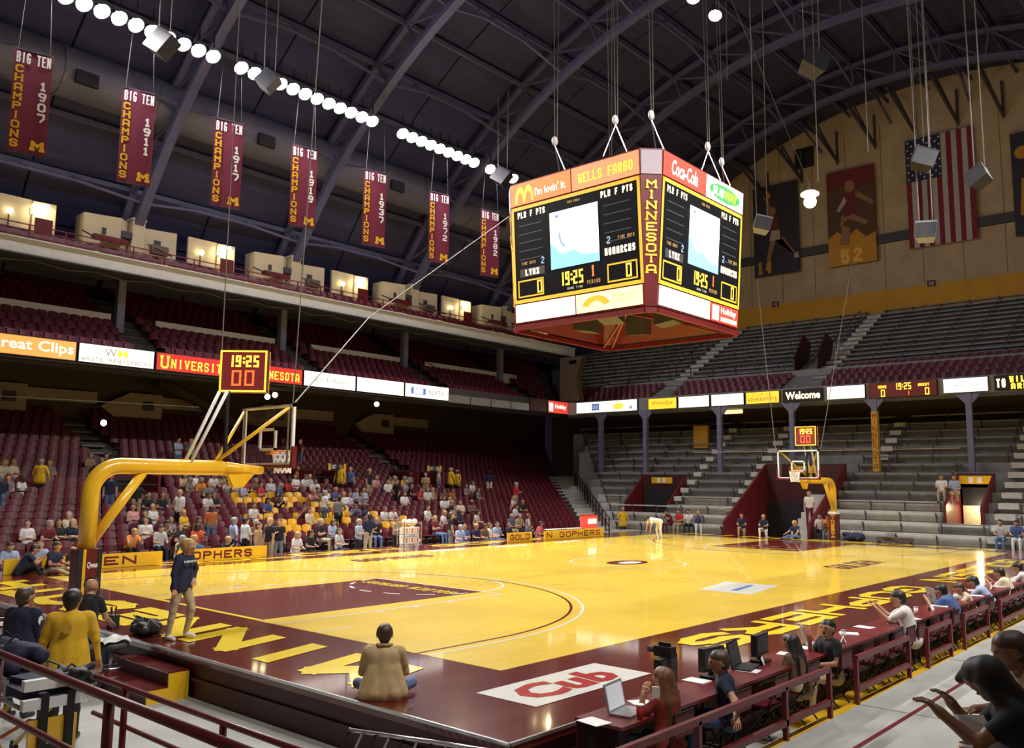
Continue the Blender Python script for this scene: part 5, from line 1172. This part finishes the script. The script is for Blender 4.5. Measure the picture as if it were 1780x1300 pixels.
for rk in sorted(rows):
    L_ = sorted(rows[rk], key=lambda q: float(q[0]))
    for n_, q in enumerate(L_):
        x, y, z = float(q[0]), float(q[1]), float(q[2]); pose, shc, pac, hac = q[4], q[5], q[6], q[7]
        hs = 'long' if (rng.random() < .38 and pose != 't') or hac == 'blond' and rng.random() < .6 else 'short'
        hac = hac or rng.choice(['dark', 'brown', 'brown', 'blond', 'dark', 'grey']); pac = pac or rng.choice(['jeans', 'khaki', 'black', 'navy', 'jeans'])
        key = 'tj' if pose == 't' and shc == 'gold' else (pose + str(rng.randrange(3)) if pose in 'st' else pose + '0')
        sn = NAMES.get(shc, shc); where = 'seat row %s' % ordn(int(rk)) if rk >= 0 else ('the sideline chairs' if rk < -2 else ('the sideline group' if rk == -2 else 'the floor row'))
        lb = '%s spectator in %s, %s from left in %s' % ('standing' if pose == 't' else 'seated', sn, ordn(n_), where)
        rz = math.pi + R(rng.uniform(-28, 28)) + (R(rng.choice([-60, 60, 150, 0])) if pose == 't' else 0)
        sc = rng.uniform(.93, 1.04)
        o = link('person', PROTO[key, hs], None, (x, y + (.12 if pose != 't' else 0), z - (.02 if pose != 't' else 0)), rz, lb, 'person', 'spectators in the lower left stand')
        o.scale = (sc, sc, sc) if pose == 't' else (sc, sc, 1); dress(o, shc, pac, hac, rng.choice(['skin', 'skin_light', 'skin', 'skin_dark'] if rng.random() < .4 else ['skin', 'skin_light']), rng.choice(['shoe_dark', 'shoe_white']))
        if rk == -2.5 or rk == -1 and pose != 't': pass
# ---------------------------------------------------------------- folding chairs
def chair_meshes():
    f = MB()
    for s in (-.2, .2): f.tube([(s, -.22, 0), (s, .18, .52), (s, .24, .82)], .012, 6).tube([(s, .24, 0), (s, -.16, .44)], .012, 6)
    f.tube([(-.2, .24, .82), (.2, .24, .82)], .012, 6).tube([(-.2, .1, .15), (.2, .1, .15)], .01, 6)
    s = MB().prism([(-.2, -.2), (.2, -.2), (.19, .17), (-.19, .17)], 'z', .43, .46); b = MB().box((-.19, .215, .58), (.19, .245, .82))
    return f.mesh('frame', 'black_metal'), s.mesh('seat', 'maroon_plastic'), b.mesh('backrest', 'maroon_plastic')
CM = chair_meshes()
def chair(x, y, z, rz, label, group, s=1):
    t = thing('folding_chair', label, 'chair', (x, y, z), rz, group); t.scale = (s, s, s)
    for nm, me in zip(('frame', 'seat', 'backrest'), CM): link(nm, me, t)
n_ = 0
for rk in (-2.5, -1.0):
    for q in sorted(rows.get(rk, []), key=lambda q: float(q[0])):
        if q[4] != 't': chair(float(q[0]), float(q[1]) + .1, float(q[2]), 0, 'maroon folding chair under a spectator behind the far sideline, %s from left' % ordn(n_), 'folding chairs behind the far sideline'); n_ += 1
# ================================================================ NEAR PEOPLE
def near(label, loc, az, shirt, pants, haircol, skin='skin', shoe='shoe_dark', extra='black', sc=1.0, h=.0165, group=None, **kw):
    me = body_mesh('person', h, sc, fine=kw.pop('fine', True), **kw); o = link('person', me, None, loc, R(az - 90), label, 'person', group); dress(o, shirt, pants, haircol, skin, shoe, extra); return o
XLEG = [((.66, .75, .10), (-.95, .15, -.12)), ((-.55, .82, .10), (.95, .1, -.15))]
o = near('man in a tan blazer sitting on the court edge with his back to the camera', (-2.02, -.02, -.015), 50, 'blazer', 'jeans', 'brown', sc=.93, pz=.13, lean=8, legs=XLEG, arms=[((.28, .25, -.95), (-.35, .9, -.25)), ((-.26, .3, -.95), (.4, .9, -.2))], sleeve='long', jacket=.06, hem=.21, bulk=1.2, hair='short', feet=[(-.8, .5, 0), (.8, .5, 0)], h=.0125)
MB().tube([(-.07, .09, .60), (-.085, .04, .607), (-.05, -.02, .612), (0, -.035, .615), (.05, -.02, .612), (.085, .04, .607), (.07, .09, .60)], .018, 6).build('collar', 'tan_cloth', o, True)
o = near('blonde woman in navy sweatshirt and khaki trousers walking along the court edge', (-1.83, 5.05, 0), -70, 'navy', 'khaki', 'blond', 'skin_light', 'shoe_white', sc=.90, lean=3, head=(15, 20), hair='pony', sleeve='long', jacket=.06, female=1, pz=.94, legs=[((.10, -.12, -1), (.02, -.2, -1)), ((-.10, .34, -1), (.0, -.28, -1))], arms=[((.30, -.05, -1), (.02, .12, -1)), ((-.62, -.12, -.75), (.55, .40, -.55))], h=.0125)
mb = stroke('MINNESOTA', .26, .035, .008); lay(mb, (.13, .128, 1.17), (-1, 0, 0), (0, 0, 1)); mb.build('shirt_print', 'paper', o)
o = near('man in a golden jacket standing with his back to the camera by the stretcher', (-4.3, 3.0, FZ), 62, 'gold', 'black', 'dark', sc=1.0, lean=4, head=(-18, 0), sleeve='long', jacket=.17, bulk=1.2, arms=[((.34, .08, -1), (.16, .25, -1)), ((-.34, .12, -1), (-.05, .5, -.9))], h=.0125)
lay(disc2(0, 0, .055, .065), (-.02, -.158, 1.30), (1, 0, 0), (0, 0, 1)).build('back_emblem', 'gold_wall', o)
o = near('officer in dark navy uniform standing left of the golden jacket man', (-4.32, 4.42, FZ), 35, 'navy', 'navy', 'brown', sc=.94, head=(-20, 0), sleeve='long', jacket=.08, bulk=1.15, h=.0125)
lay(disc2(0, 0, .045, .055), (.256, -.02, 1.22), (0, 1, 0), (0, 0, 1)).build('sleeve_patch', 'paper', o)
o = near('bald man in black shirt with headset sitting on a stool by the court corner', (-3.08, 5.55, FZ), 40, 'black', 'jeans', 'dark', sc=1.0, pz=.80, lean=14, hair='bald', legs=[((.2, .85, -.45), (.02, .1, -1)), ((-.25, .85, -.45), (-.02, .15, -1))], arms=[((.2, .35, -.95), (-.1, .9, -.45)), ((-.2, .35, -.95), (.2, .9, -.45))], h=.0125)
MB().tube([(.118 * math.cos(R(a)), .17, 1.43 + .122 * math.sin(R(a))) for a in range(-10, 191, 20)], .012, 6).build('headset', 'black', o)
FLOORLEG = [((.2, 1, .12), (.05, 1, -.2)), ((-.2, 1, .12), (-.05, 1, -.2))]; KNEEUP = [((.2, .8, .55), (0, .55, -.85)), ((-.15, .9, .1), (0, 1, -.15))]
g = 'people sitting at the far left end of the court'
near('person in navy reading papers, sitting on the court edge at the far left', (-.3, 16.2, 0), -20, 'navy', 'black', 'dark', sc=.95, pz=.12, lean=30, legs=KNEEUP, arms=FWD, h=.022, fine=False, group=g); near('boy in navy shirt with white print sitting legs out beside the goal post', (.35, 15.95, 0), -65, 'navy', 'khaki', 'brown', sc=.95, pz=.12, lean=14, legs=FLOORLEG, arms=LAP, h=.022, fine=False, group=g); near('small blond child in black sitting just left of the goal post', (1.0, 16.5, 0), -60, 'black', 'khaki', 'blond', sc=.72, pz=.12, lean=14, legs=FLOORLEG, arms=LAP, h=.022, fine=False, group=g)
# ---------------------------------------------------------------- press row
PZ = .51; g = 'people along the press table'
o = near('long red-haired woman in a red top holding a phone at the near press table', (-.82, -3.05, FZ), 84, 'redtop', 'jeans', 'red', sc=.92, pz=PZ, lean=5, legs=SIT, arms=[((.2, .4, -1), (-.2, .9, .1)), ((-.55, .45, -.6), (.35, -.02, 1))], hair='vlong', female=1, jacket=.1, sleeve='half', h=.0125, group=g)
link('mobile_phone', MB().box((-.012, -.035, -.065), (.012, .035, .065)).mesh('mobile_phone', 'paper'), None, (-.985, -3.0, .37), .3, 'white mobile phone held to the ear of the red-haired woman', 'phone')
near('brown-haired man in navy tee resting his bare arm on the rail', (.46, -3.05, FZ), 118, 'navy', 'jeans', 'brown', sc=.93, pz=PZ, lean=8, side=-4, legs=SIT, arms=[((.15, .4, -1), (-.2, .9, 0)), ((-.75, -.45, -.55), (-.75, -.05, -.5))], head=(15, 0), h=.0125, group=g)
near('long dark-haired woman in brown seated behind the rail', (2.40, -3.05, FZ), 75, 'brown', 'khaki', 'dark', sc=.88, pz=PZ, lean=12, legs=SIT, arms=[((.2, .3, -1), (-.2, .9, .1)), ((-.35, .2, -1), (-.2, .7, -.3))], hair='vlong', female=1, sleeve='half', h=.0135, group=g)
near('man in black shirt sitting sideways with a hand at his face', (3.50, -3.02, FZ), 150, 'black', 'khaki', 'black', 'skin', sc=.93, pz=PZ, lean=3, legs=SIT, arms=[((.25, .5, -.8), (-.3, .3, .9)), ((-.2, .2, -1), (.6, .8, -.1))], head=(20, -5), bulk=1.08, h=.0135, group=g)
near('dark-haired man in a white shirt raising both hands at the press table', (6.85, -3.08, FZ), 105, 'white', 'navy', 'dark', sc=1.0, pz=PZ + .04, lean=16, legs=SIT, arms=[((.15, .8, -.5), (-.1, .7, .7)), ((-.15, .8, -.5), (.1, .7, .7))], sleeve='half', jacket=.06, bulk=1.06, h=.0135, group=g)
near('man in blue shirt hunched over the press table behind the second rail', (9.9, -3.02, FZ), 80, 'blue', 'navy', 'black', sc=.95, pz=PZ, lean=30, legs=SIT, arms=FWD, bulk=1.2, sleeve='half', h=.02, group=g, fine=False); near('woman in cream leaning on the press table', (11.3, -2.95, FZ), 130, 'cream', 'khaki', 'brown', sc=.9, pz=PZ, lean=28, legs=SIT, arms=FWD, female=1, h=.02, group=g, fine=False)
near('person in pale blue shirt bent over the far part of the press table', (12.6, -3.02, FZ), 95, 'ltblue', 'navy', 'black', sc=.95, pz=PZ, lean=36, legs=SIT, arms=FWD, bulk=1.1, sleeve='half', h=.02, group=g, fine=False); near('person in yellow shirt at the far press table', (14.5, -3.02, FZ), 85, 'cream', 'jeans', 'dark', sc=.95, pz=PZ, lean=25, legs=SIT, arms=FWD, bulk=1.1, h=.02, group=g, fine=False); near('person in white shirt at the far end of the press table', (16.2, -3.02, FZ), 95, 'white', 'jeans', 'dark', sc=.95, pz=PZ, lean=20, legs=SIT, arms=FWD, h=.02, group=g, fine=False)
# ---------------------------------------------------------------- spectators at the lower right
struct('near_stand_floor', MB().box((-6, -12, -.45), (-.7, -6.25, .22)), 'step_concrete')
box('bench_seat', (-5.5, -7.2, .62), (-.8, -6.75, .68), 'bench_brown', None, label='long dark bench under the spectators at the lower right corner', cat='bench')
near('woman with black hair and dark cap clapping at the lower right corner', (-2.72, -6.72, .22), 112, 'black', 'purple', 'black', 'skin_brown', sc=.98, pz=.56, lean=22, legs=SIT, arms=[((.30, .55, -.72), (-.32, .55, .72)), ((-.15, .75, -.6), (.15, .75, .62))], hair='long', female=1, head=(-40, 12), cap=1, h=.011, fcurl=.42)
near('man with short hair and headband behind the clapping woman', (-1.62, -6.55, .22), 120, 'brown', 'purple', 'brown', 'skin_brown', sc=.96, pz=.56, lean=18, legs=SIT, arms=LAP, cap=None, h=.0125)
t = thing('drink_cup', 'clear cup of amber drink on the knee of the clapping woman', 'cup', (-3.06, -6.40, .87)); MB().lathe([(.001, 0), (.032, 0), (.043, .13), (.040, .13), (.03, .01)], n=14).build('cup', 'paper', t, True); MB().lathe([(.0335, .005), (.0435, .115)], n=14).build('drink', 'orange', t, True)
box('program_sheet', (-.09, -.003, -.12), (.09, .003, .12), 'paper', None, loc=(-2.84, -6.40, 1.02), rz=-.9, label='white program sheet held behind the clapping hands', cat='paper').rotation_euler = (R(-55), 0, -.9)
# ---------------------------------------------------------------- people at the far end
g = 'people at the far end of the court'
def far_p(label, loc, az, *a, **kw): return near(label, loc, az, *a, h=.03, fine=False, group=g, **kw)
far_p('usher in a yellow jacket standing by the far corner', (31.9, 19.75, FZ), -120, 'gold', 'black', 'blond', sleeve='long', jacket=.18, bulk=1.15, arms=[HIP[0], ((-.4, .1, -1), (-.2, .4, -1))])
far_p('player in white bending over on the far three point arc', (25.6, 13.5, 0), 150, 'white', 'white', 'dark', 'skin', 'shoe_white', sc=.95, lean=80, pz=.80, legs=[((.1, .2, -1), (.02, -.25, -1)), ((-.12, .1, -1), (-.02, -.2, -1))], arms=[((.1, .3, -1), (0, .2, -1)), ((-.1, .3, -1), (0, .2, -1))])
for i, (y, a, b, c) in enumerate(((16.7, 'maroon', 'maroon', 'dark'), (16.15, 'red', 'khaki', 'dark'), (15.6, 'white', 'black', 'black'), (15.05, 'blue', 'white', 'blond'))): far_p('%s of four people sitting on the first far bench, in %s' % (ORD[i], a), (31.95, y, -.12), 180 + 15 * (i - 1), a, b, c, pz=.50, lean=25 if i in (0, 3) else 8, legs=SIT, arms=FWD if i in (0, 3) else LAP)
far_p('ball crew member in navy kneeling left of the far lane', (30.6, 11.9, 0), 200, 'navy', 'khaki', 'brown', sc=.9, pz=.42, lean=5, legs=[((.1, .95, .1), (0, 0, -1)), ((-.1, .3, -1), (0, -1, 0))], arms=LAP); far_p('blond ball crew member in navy kneeling behind the far lane', (30.6, 10.75, 0), 190, 'navy', 'white', 'blond', sc=.9, pz=.42, lean=8, legs=[((.1, .95, .1), (0, 0, -1)), ((-.1, .3, -1), (0, -1, 0))], arms=LAP); far_p('blond person in navy sitting on the floor under the far basket', (30.3, 9.0, 0), 165, 'navy', 'jeans', 'blond', sc=.97, pz=.13, lean=14, legs=FLOORLEG, arms=[((.3, .6, -.8), (.2, .8, -.4)), ((-.3, .6, -.8), (-.2, .8, -.4))])
far_p('man in white shirt and maroon shorts on the far entrance stair', (33.0, 9.5, .45), 200, 'white', 'maroon', 'grey', lean=5, head=(-20, -10)); far_p('man in grey and white sitting below the far goal', (31.98, 8.55, -.12), 185, 'ltgrey', 'black', 'dark', pz=.50, lean=10, legs=SIT, arms=LAP); far_p('person in an orange top sitting beside the far goal post', (31.98, 8.1, -.12), 175, 'orange', 'grey', 'dark', pz=.50, lean=18, legs=SIT, arms=FWD)
far_p('man in white sitting in the empty far bleachers', (35.0, 3.95, 1.75), 190, 'white', 'khaki', 'brown', pz=.50, legs=SIT, arms=LAP, bulk=1.1); far_p('woman in light blue sitting in the empty far bleachers', (35.0, 3.40, 1.75), 190, 'ltblue', 'khaki', 'brown', pz=.50, legs=SIT, arms=LAP, hair='long'); far_p('person in pale top sitting at the right edge of the far bleachers', (31.98, .95, -.12), 185, 'ltgrey', 'jeans', 'dark', pz=.50, lean=8, legs=SIT, arms=LAP); far_p('person in blue sitting at the right edge of the far bleachers', (31.98, .35, -.12), 185, 'blue', 'white', 'dark', pz=.50, lean=12, legs=SIT, arms=LAP, bulk=1.1)
# ================================================================ NEAR THINGS
def lumpy(name, L_, W_, H_, seed, m, parent):
    g_ = random.Random(seed); pr = [((0, -L_ * .32, H_ * .45), (0, L_ * .32, H_ * .45), H_ * .45, H_ * .45, 0)]
    for _ in range(16): a = np.array([g_.uniform(-.5, .5) * W_, g_.uniform(-.45, .45) * L_, g_.uniform(.25, .7) * H_]); b = a + np.array([g_.uniform(-.12, .12), g_.uniform(-.2, .2), g_.uniform(-.04, .06)]); pr.append((a, b, H_ * .27, H_ * .2, 0))
    V, F_, _l = surface(pr, .02, .03); V = V * np.array([1, 1, 1]); V[:, 2] = np.maximum(V[:, 2], 0); mb = MB(); mb.add(V.tolist(), [tuple(map(int, q)) for q in F_]); return mb.build(name, m, parent, True)
t = thing('equipment_bag', 'dark equipment bag with upright gear near the far goal', 'bag', (31.0, 6.6, 0)); lumpy('bag', .8, .4, .4, 2, 'navy', t)
for i in range(4): MB().tube([(0, -.25 + .16 * i, .3), (.05, -.3 + .18 * i, .62)], .025, 6).build('handle', 'grey_metal', t)
t = thing('low_bench', 'low brown bench on the floor right of the far goal', 'bench', (31.35, 5.0, FZ)); box('top', (-.18, -.75, .62), (.18, .75, .80), 'bench_brown', t); [box('leg', (-.15, y, 0), (.15, y + .06, .62), 'dark_grey', t) for y in (-.7, .64)]
# press tables
for i in range(9):
    x = -1.6 + 2.3 * i; t = thing('press_table', 'maroon clothed press table along the near sideline, %s from the camera' % ORD[i], 'table', (x, -2.72, FZ), 0, 'press tables')
    box('top', (.01, -.28, .70), (2.29, .28, .735), 'maroon_paint', t); box('cloth', (.02, .255, .08), (2.28, .275, .70), 'maroon_dark', t)
    for a in (.12, 2.12): MB().bar((a, -.2, 0), (a, -.2, .7), .035).build('leg', 'black_metal', t); MB().bar((a, .2, 0), (a, .2, .7), .035).build('leg', 'black_metal', t)
TZ = FZ + .736
def laptop(x, y, rz, m, label, s=1):
    t = thing('laptop', label, 'laptop', (x, y, TZ), rz, 'laptops on the press tables'); box('base', (-.17 * s, -.12, 0), (.17 * s, .12, .02), m, t)
    l = MB().box((-.17 * s, -.008, 0), (.17 * s, .008, .24 * s)).build('lid', m, t); l.location = (0, .12, .015); l.rotation_euler = (R(-12), 0, 0); box('screen', (-.15 * s, -.0095, .02), (.15 * s, -.008, .22 * s), 'lit_screen_dim' if m != 'black' else 'dark_grey', l)
M('lit_screen_dim', (.55, .58, .60), .4, emit=.45)
laptop(-1.1, -2.74, .15, 'speaker_grey', 'open silver laptop with a lit page by the red-haired woman', 1.15); laptop(3.9, -2.62, .5, 'speaker_grey', 'open laptop with a dim screen behind the black shirted man', 1.2); laptop(1.75, -2.62, .2, 'black', 'open black laptop beside the small television monitors', 1.3); laptop(10.2, -2.6, .7, 'speaker_grey', 'open laptop in front of the hunched man in blue', 1.2)
def monitor(x, y, rz, label, s=1):
    t = thing('monitor', label, 'monitor', (x, y, TZ), rz, 'black monitors on the press tables'); box('foot', (-.12, -.1, 0), (.12, .1, .03), 'black', t); box('stand', (-.03, 0, .02), (.03, .04, .12), 'black', t); box('case', (-.24 * s, -.03, .09), (.24 * s, .05, .40 * s), 'black', t); box('screen', (-.21 * s, -.034, .12), (.21 * s, -.03, .37 * s), 'dark_grey', t)
monitor(-.12, -2.6, .15, 'black monitor right of the red-haired woman'); monitor(.95, -2.58, -.1, 'left of the two dark monitors by the navy tee man', .9); monitor(2.25, -2.58, .1, 'dark monitor in front of the long dark-haired woman', .9)
t = thing('video_camera', 'black video camera on top of the near monitor', 'camera', (-.12, -2.57, TZ + .40)); box('body', (-.06, -.12, 0), (.06, .1, .11), 'black', t); MB().tube([(0, .1, .06), (0, .2, .06)], .04, 10).build('lens', 'dark_grey', t); box('handle', (-.02, -.08, .11), (.02, .06, .15), 'black', t)
rg = random.Random(3)
for i in range(26):
    x = -1.5 + .75 * i + rg.uniform(-.2, .2); y = -2.70 + rg.uniform(-.16, .16)
    if i % 3 == 2:
        t = thing('name_card', 'folded white name card on the press table, %s along the row' % ordn(i), 'card', (x, y, TZ), rg.uniform(-.5, .5), 'cards on the press tables'); MB().add([(-.09, -.04, 0), (.09, -.04, 0), (.09, 0, .09), (-.09, 0, .09), (.09, .04, 0), (-.09, .04, 0)], [(0, 1, 2, 3), (3, 2, 4, 5)]).build('card', 'paper', t)
    else: box('paper_sheet', (-.11, -.14, 0), (.11, .14, .004 + .01 * (i % 2)), 'paper', None, loc=(x, y, TZ), rz=rg.uniform(-.6, .6), label='loose white papers on the press table, %s along the row' % ordn(i), cat='paper', group='papers on the press tables')
for i, (x, y, m, nm) in enumerate(((-1.2, -2.95, 'red_plastic', 'red drink cup beside the silver laptop'), (4.7, -2.75, 'paper', 'white paper cup near the raised hands'), (6.9, -2.8, 'paper', 'white paper cup left of the hunched man'), (8.2, -2.75, 'paper', 'second white cup left of the hunched man'), (11.0, -2.7, 'paper', 'white cup beside the bent pale blue shirt'))):
    t = thing('drink_cup', nm, 'cup', (x, y, TZ), 0, 'cups on the press tables'); MB().lathe([(.001, 0), (.03, 0), (.042, .13), (.038, .13), (.028, .01)], n=12).build('cup', m, t, True); MB().lathe([(.001, .13), (.044, .128), (.044, .14), (.001, .14)], n=12).build('lid', 'paper' if m != 'paper' else 'speaker_grey', t)
n_ = 0
for x in [-.82, .46, 2.40, 3.50] + [1.45, 4.2, 4.85, 5.5, 6.15, 6.85, 7.5, 8.1, 8.7, 9.3, 9.9, 10.6, 11.3, 12.0, 12.6, 13.3, 13.9, 14.5, 15.3, 16.2, 17.0]:
    occ = {-.82: 'under the red-haired woman', .46: 'under the navy tee man', 2.40: 'under the long dark-haired woman', 3.50: 'under the man in black', 1.45: 'empty between the rail and the black laptop', 6.85: 'under the man with raised hands'}.get(x)
    chair(x, -3.0 if occ else -3.05, FZ, math.pi, 'maroon folding chair ' + (occ or 'in the row behind the press rail, %s from the camera' % ordn(n_)), 'folding chairs at the press tables', .95 if x < 3 else 1); n_ += 1
# press rail
for i, xs_ in enumerate(((-2.3, -.85, 1.15, 2.46), (3.4, 5.6), (6.55, 7.87), (8.73, 10.44), (11.44, 14.2), (15.2, 18))):
    t = thing('press_rail', 'low maroon rail along the walkway, %s section from the camera' % ORD[i], 'railing', (0, -3.40, -.45), 0, 'maroon rails along the walkway')
    for x in xs_: MB().bar((x, 0, 0), (x, 0, .60), .055).build('post', 'maroon_paint', t)
    for z, nm in ((.60, 'top_rail'), (.20, 'lower_rail')): MB().bar((xs_[0], 0, z), (xs_[-1], 0, z), .055, .07).build(nm, 'maroon_paint', t)
# left railings
t = thing('guard_rail', 'thick maroon pipe railing closest to the camera at lower left', 'railing', (-6.0, 0, -.6), 0, 'maroon pipe railings')
MB().tube([(0, -5, 1.60), (0, 2.0, 1.62)], .034, 10).build('top_rail', 'maroon_paint', t, True); MB().tube([(0, -5, 1.15), (0, 2.0, 1.17)], .026, 10).build('lower_rail', 'maroon_paint', t, True); MB().tube([(0, -5, .75), (0, 2.0, .77)], .026, 10).build('lower_rail', 'maroon_paint', t, True)
for y in (-1.9, .16, -4.2): MB().tube([(0, y, 0), (0, y, 1.6)], .036, 10).build('post', 'maroon_paint', t, True)
t = thing('guard_rail', 'thinner maroon pipe railing behind the first one at lower left', 'railing', (-4.86, 0, FZ), 0, 'maroon pipe railings')
MB().tube([(0, -4, 1.12), (0, .95, 1.12)], .026, 10).build('top_rail', 'maroon_paint', t, True); MB().tube([(0, -4, .76), (0, .95, .78)], .022, 10).build('lower_rail', 'maroon_paint', t, True)
for y in (.30, -1.42, -3.2): MB().tube([(0, y, 0), (0, y, 1.12)], .03, 10).build('post', 'maroon_paint', t, True)
# steps
t = thing('court_steps', 'small maroon wooden steps with yellow side leading up to the court', 'steps', (-2.31, 3.82, FZ))
for i, (d, h) in enumerate(((.60, .20), (.30, .39))):
    box('riser', (-d, .02, 0), (0 if i else -.3, 1.55, h - .02), 'maroon_dark', t); box('tread', (-d - .01, 0, h - .02), (.0 if i else -.3, 1.56, h), 'maroon_floor', t)
MB().prism([(-.60, 0), (0, 0), (0, .37), (-.30, .37), (-.30, .18), (-.60, .18)], 'y', -.012, .015).build('side_panel', 'yellow_paint', t)
# stools
def stool(x, y, label, towel):
    t = thing('round_stool', label, 'stool', (x, y, FZ), 0, 'wheeled stools by the court corner'); MB().lathe([(.001, .62), (.20, .62), (.23, .60), (.23, .54), (.20, .52), (.001, .52)], n=18).build('seat', 'dark_grey', t, True)
    MB().tube([(0, 0, .12), (0, 0, .53)], .028, 10).build('column', 'steel', t, True)
    for k in range(5):
        a = 2 * math.pi * k / 5; MB().tube([(0, 0, .14), (.16 * math.cos(a), .16 * math.sin(a), .13), (.28 * math.cos(a), .28 * math.sin(a), .07)], .016, 6).build('leg', 'steel', t); MB().sphere((.28 * math.cos(a), .28 * math.sin(a), .035), .035, 6).build('caster', 'black', t, True)
    MB().tube([(.17 * math.cos(R(q)), .17 * math.sin(R(q)), .26) for q in range(0, 361, 24)], .012, 6).build('foot_ring', 'steel', t)
    return t
stool(-3.08, 5.50, 'round stool under the man with the headset', 0); stool(-2.72, 5.35, 'chrome wheeled stool with a white towel beside the steps', 1)
mb = MB(); n = 12
for i in range(n + 1):
    for j in range(n + 1): u_, v_ = -1 + 2 * i / n, -1 + 2 * j / n; mb.v.append((u_ * .21, v_ * .21, .05 + .03 * math.cos(u_ * 5 + 1) * math.cos(v_ * 4) - .05 * max(0, u_ * u_ + v_ * v_ - .8)))
for i in range(n):
    for j in range(n): mb.f.append((i * (n + 1) + j, (i + 1) * (n + 1) + j, (i + 1) * (n + 1) + j + 1, i * (n + 1) + j + 1)); mb.m.append(0)
mb.build('towel', 'paper', None, True, loc=(-2.72, 5.35, FZ + .625), label='crumpled white towel lying on the chrome stool', cat='towel')
# things on the court edge
t = thing('camera_bag', 'black camera bag and gear lying on the court edge by the walking woman', 'bag', (-2.0, 5.85, 0)); lumpy('bag', .55, .3, .26, 4, 'black', t)
for i in range(7): MB().tube([(-.1 + .03 * i, -.28 + .09 * i, .14), (-.05, -.25 + .09 * i, .27), (.1, -.28 + .1 * i, .13)], .014, 6).build('strap', 'grey_metal' if i % 3 == 0 else 'black', t)
t = thing('radio_set', 'upright black radio set with antennas on the court corner', 'radio', (-2.1, 6.75, 0)); box('body', (-.06, -.10, 0), (.06, .10, .22), 'black', t); box('panel', (-.065, -.08, .05), (-.06, .08, .18), 'grey_metal', t); MB().tube([(0, -.07, .22), (0, -.08, .36)], .012, 6).build('antenna', 'black', t); MB().tube([(0, .06, .22), (0, .1, .33)], .02, 6).build('antenna', 'black', t)
t = thing('waste_bin', 'maroon bin with a white rim at the left edge', 'bin', (-4.1, 6.1, FZ)); MB().lathe([(.001, 0), (.20, 0), (.25, .95), (.22, .95), (.18, .02)], n=18).build('bin', 'maroon_paint', t, True); MB().lathe([(.22, .95), (.27, .95), (.27, 1.0), (.22, 1.0)], n=18).build('rim', 'paper', t)
# stretcher
t = thing('stretcher', 'yellow framed ambulance stretcher with white ends behind the railing', 'stretcher', (-5.12, 2.15, FZ))
MB().box((-.27, -.85, .92), (.27, .9, 1.0)).build('mattress', 'navy', t)
mb = MB()
for x in (-.29, .29): mb.tube([(x, -.9, .86), (x, .95, .86)], .022, 8)
for y in (-.9, -.3, .3, .95): mb.tube([(-.29, y, .86), (.29, y, .86)], .02, 8)
mb.build('frame', 'grey_metal', t)
for s in (-1, 1):
    MB().tube([(s * .24, -.65, .12), (s * .24, .45, .84)], .026, 8).build('leg', 'yellow_paint', t, True); MB().tube([(s * .24, .65, .12), (s * .24, -.5, .84)], .026, 8).build('leg', 'yellow_paint', t, True)
    for y in (-.68, .68): w_ = MB().tube([(s * .24 - .02, y, .08), (s * .24 + .02, y, .08)], .08, 14).build('wheel', 'black', t)
    MB().tube([(s * .31, -.5, .9), (s * .31, -.5, 1.08), (s * .31, .1, 1.08), (s * .31, .1, .9)], .014, 6).build('side_rail', 'grey_metal', t)
for z in (.84, 1.02): box('white_bar', (-.30, -.98, z), (.30, -.90, z + .10), 'white_paint', t)
box('end_plate', (-.22, -.94, .32), (.22, -.90, .74), 'yellow_paint', t); box('plate_slot', (-.10, -.945, .40), (.10, -.94, .50), 'black', t)
for x in (-.14, .10): box('strap', (x, -.99, .45), (x + .07, -.89, .98), 'black', t)
MB().tube([(-.27, -.4, .5), (-.1, -.6, .66), (.2, -.75, .6)], .02, 6).build('lever', 'orange', t)
t = thing('duffel_bag', 'large dark navy duffel bag lying on the stretcher', 'bag', (-5.1, 2.55, FZ + 1.0)); lumpy('bag', .62, .4, .34, 9, 'navy', t)
for y in (-.15, .15): MB().tube([(-.2, y, .15), (0, y, .37), (.2, y, .15)], .016, 6).build('strap', 'black', t)
t = thing('kit_bag', 'black kit bag hanging at the near end of the stretcher', 'bag', (-4.95, 1.30, FZ + 1.0)); lumpy('bag', .26, .3, .18, 6, 'black', t); MB().tube([(-.12, 0, .1), (0, 0, .2), (.12, 0, .1)], .012, 6).build('strap', 'dark_grey', t)
box('folded_blanket', (-.22, -.16, 0), (.22, .16, .06), 'navy', None, loc=(-5.08, 1.72, FZ + 1.0), rz=.2, label='folded navy blanket on the stretcher', cat='blanket')
# barrier leaning at the court edge
t = thing('folded_barrier', 'black folded metal barrier lying against the court skirt', 'barrier', (0, 0, 0)); a_, b_ = Vector((-2.78, -.40, -.12)), Vector((-2.42, -2.1, -.06)); dn = Vector((-.30, -.02, -.42))
MB().tube([a_, b_], .022, 8).build('top_bar', 'steel', t, True); MB().tube([a_ + dn, b_ + dn], .022, 8).build('bottom_bar', 'dark_grey', t, True)
for i in range(11): p = a_.lerp(b_, i / 10); MB().tube([p, p + dn], .014, 6).build('slat', 'grey_metal' if i % 2 else 'black_metal', t)
MB().prism([(-.02, 0), (.02, 0), (.02, .02), (-.02, .02)], 'x', 0, .01).build('end_cap', 'steel', t).location = a_
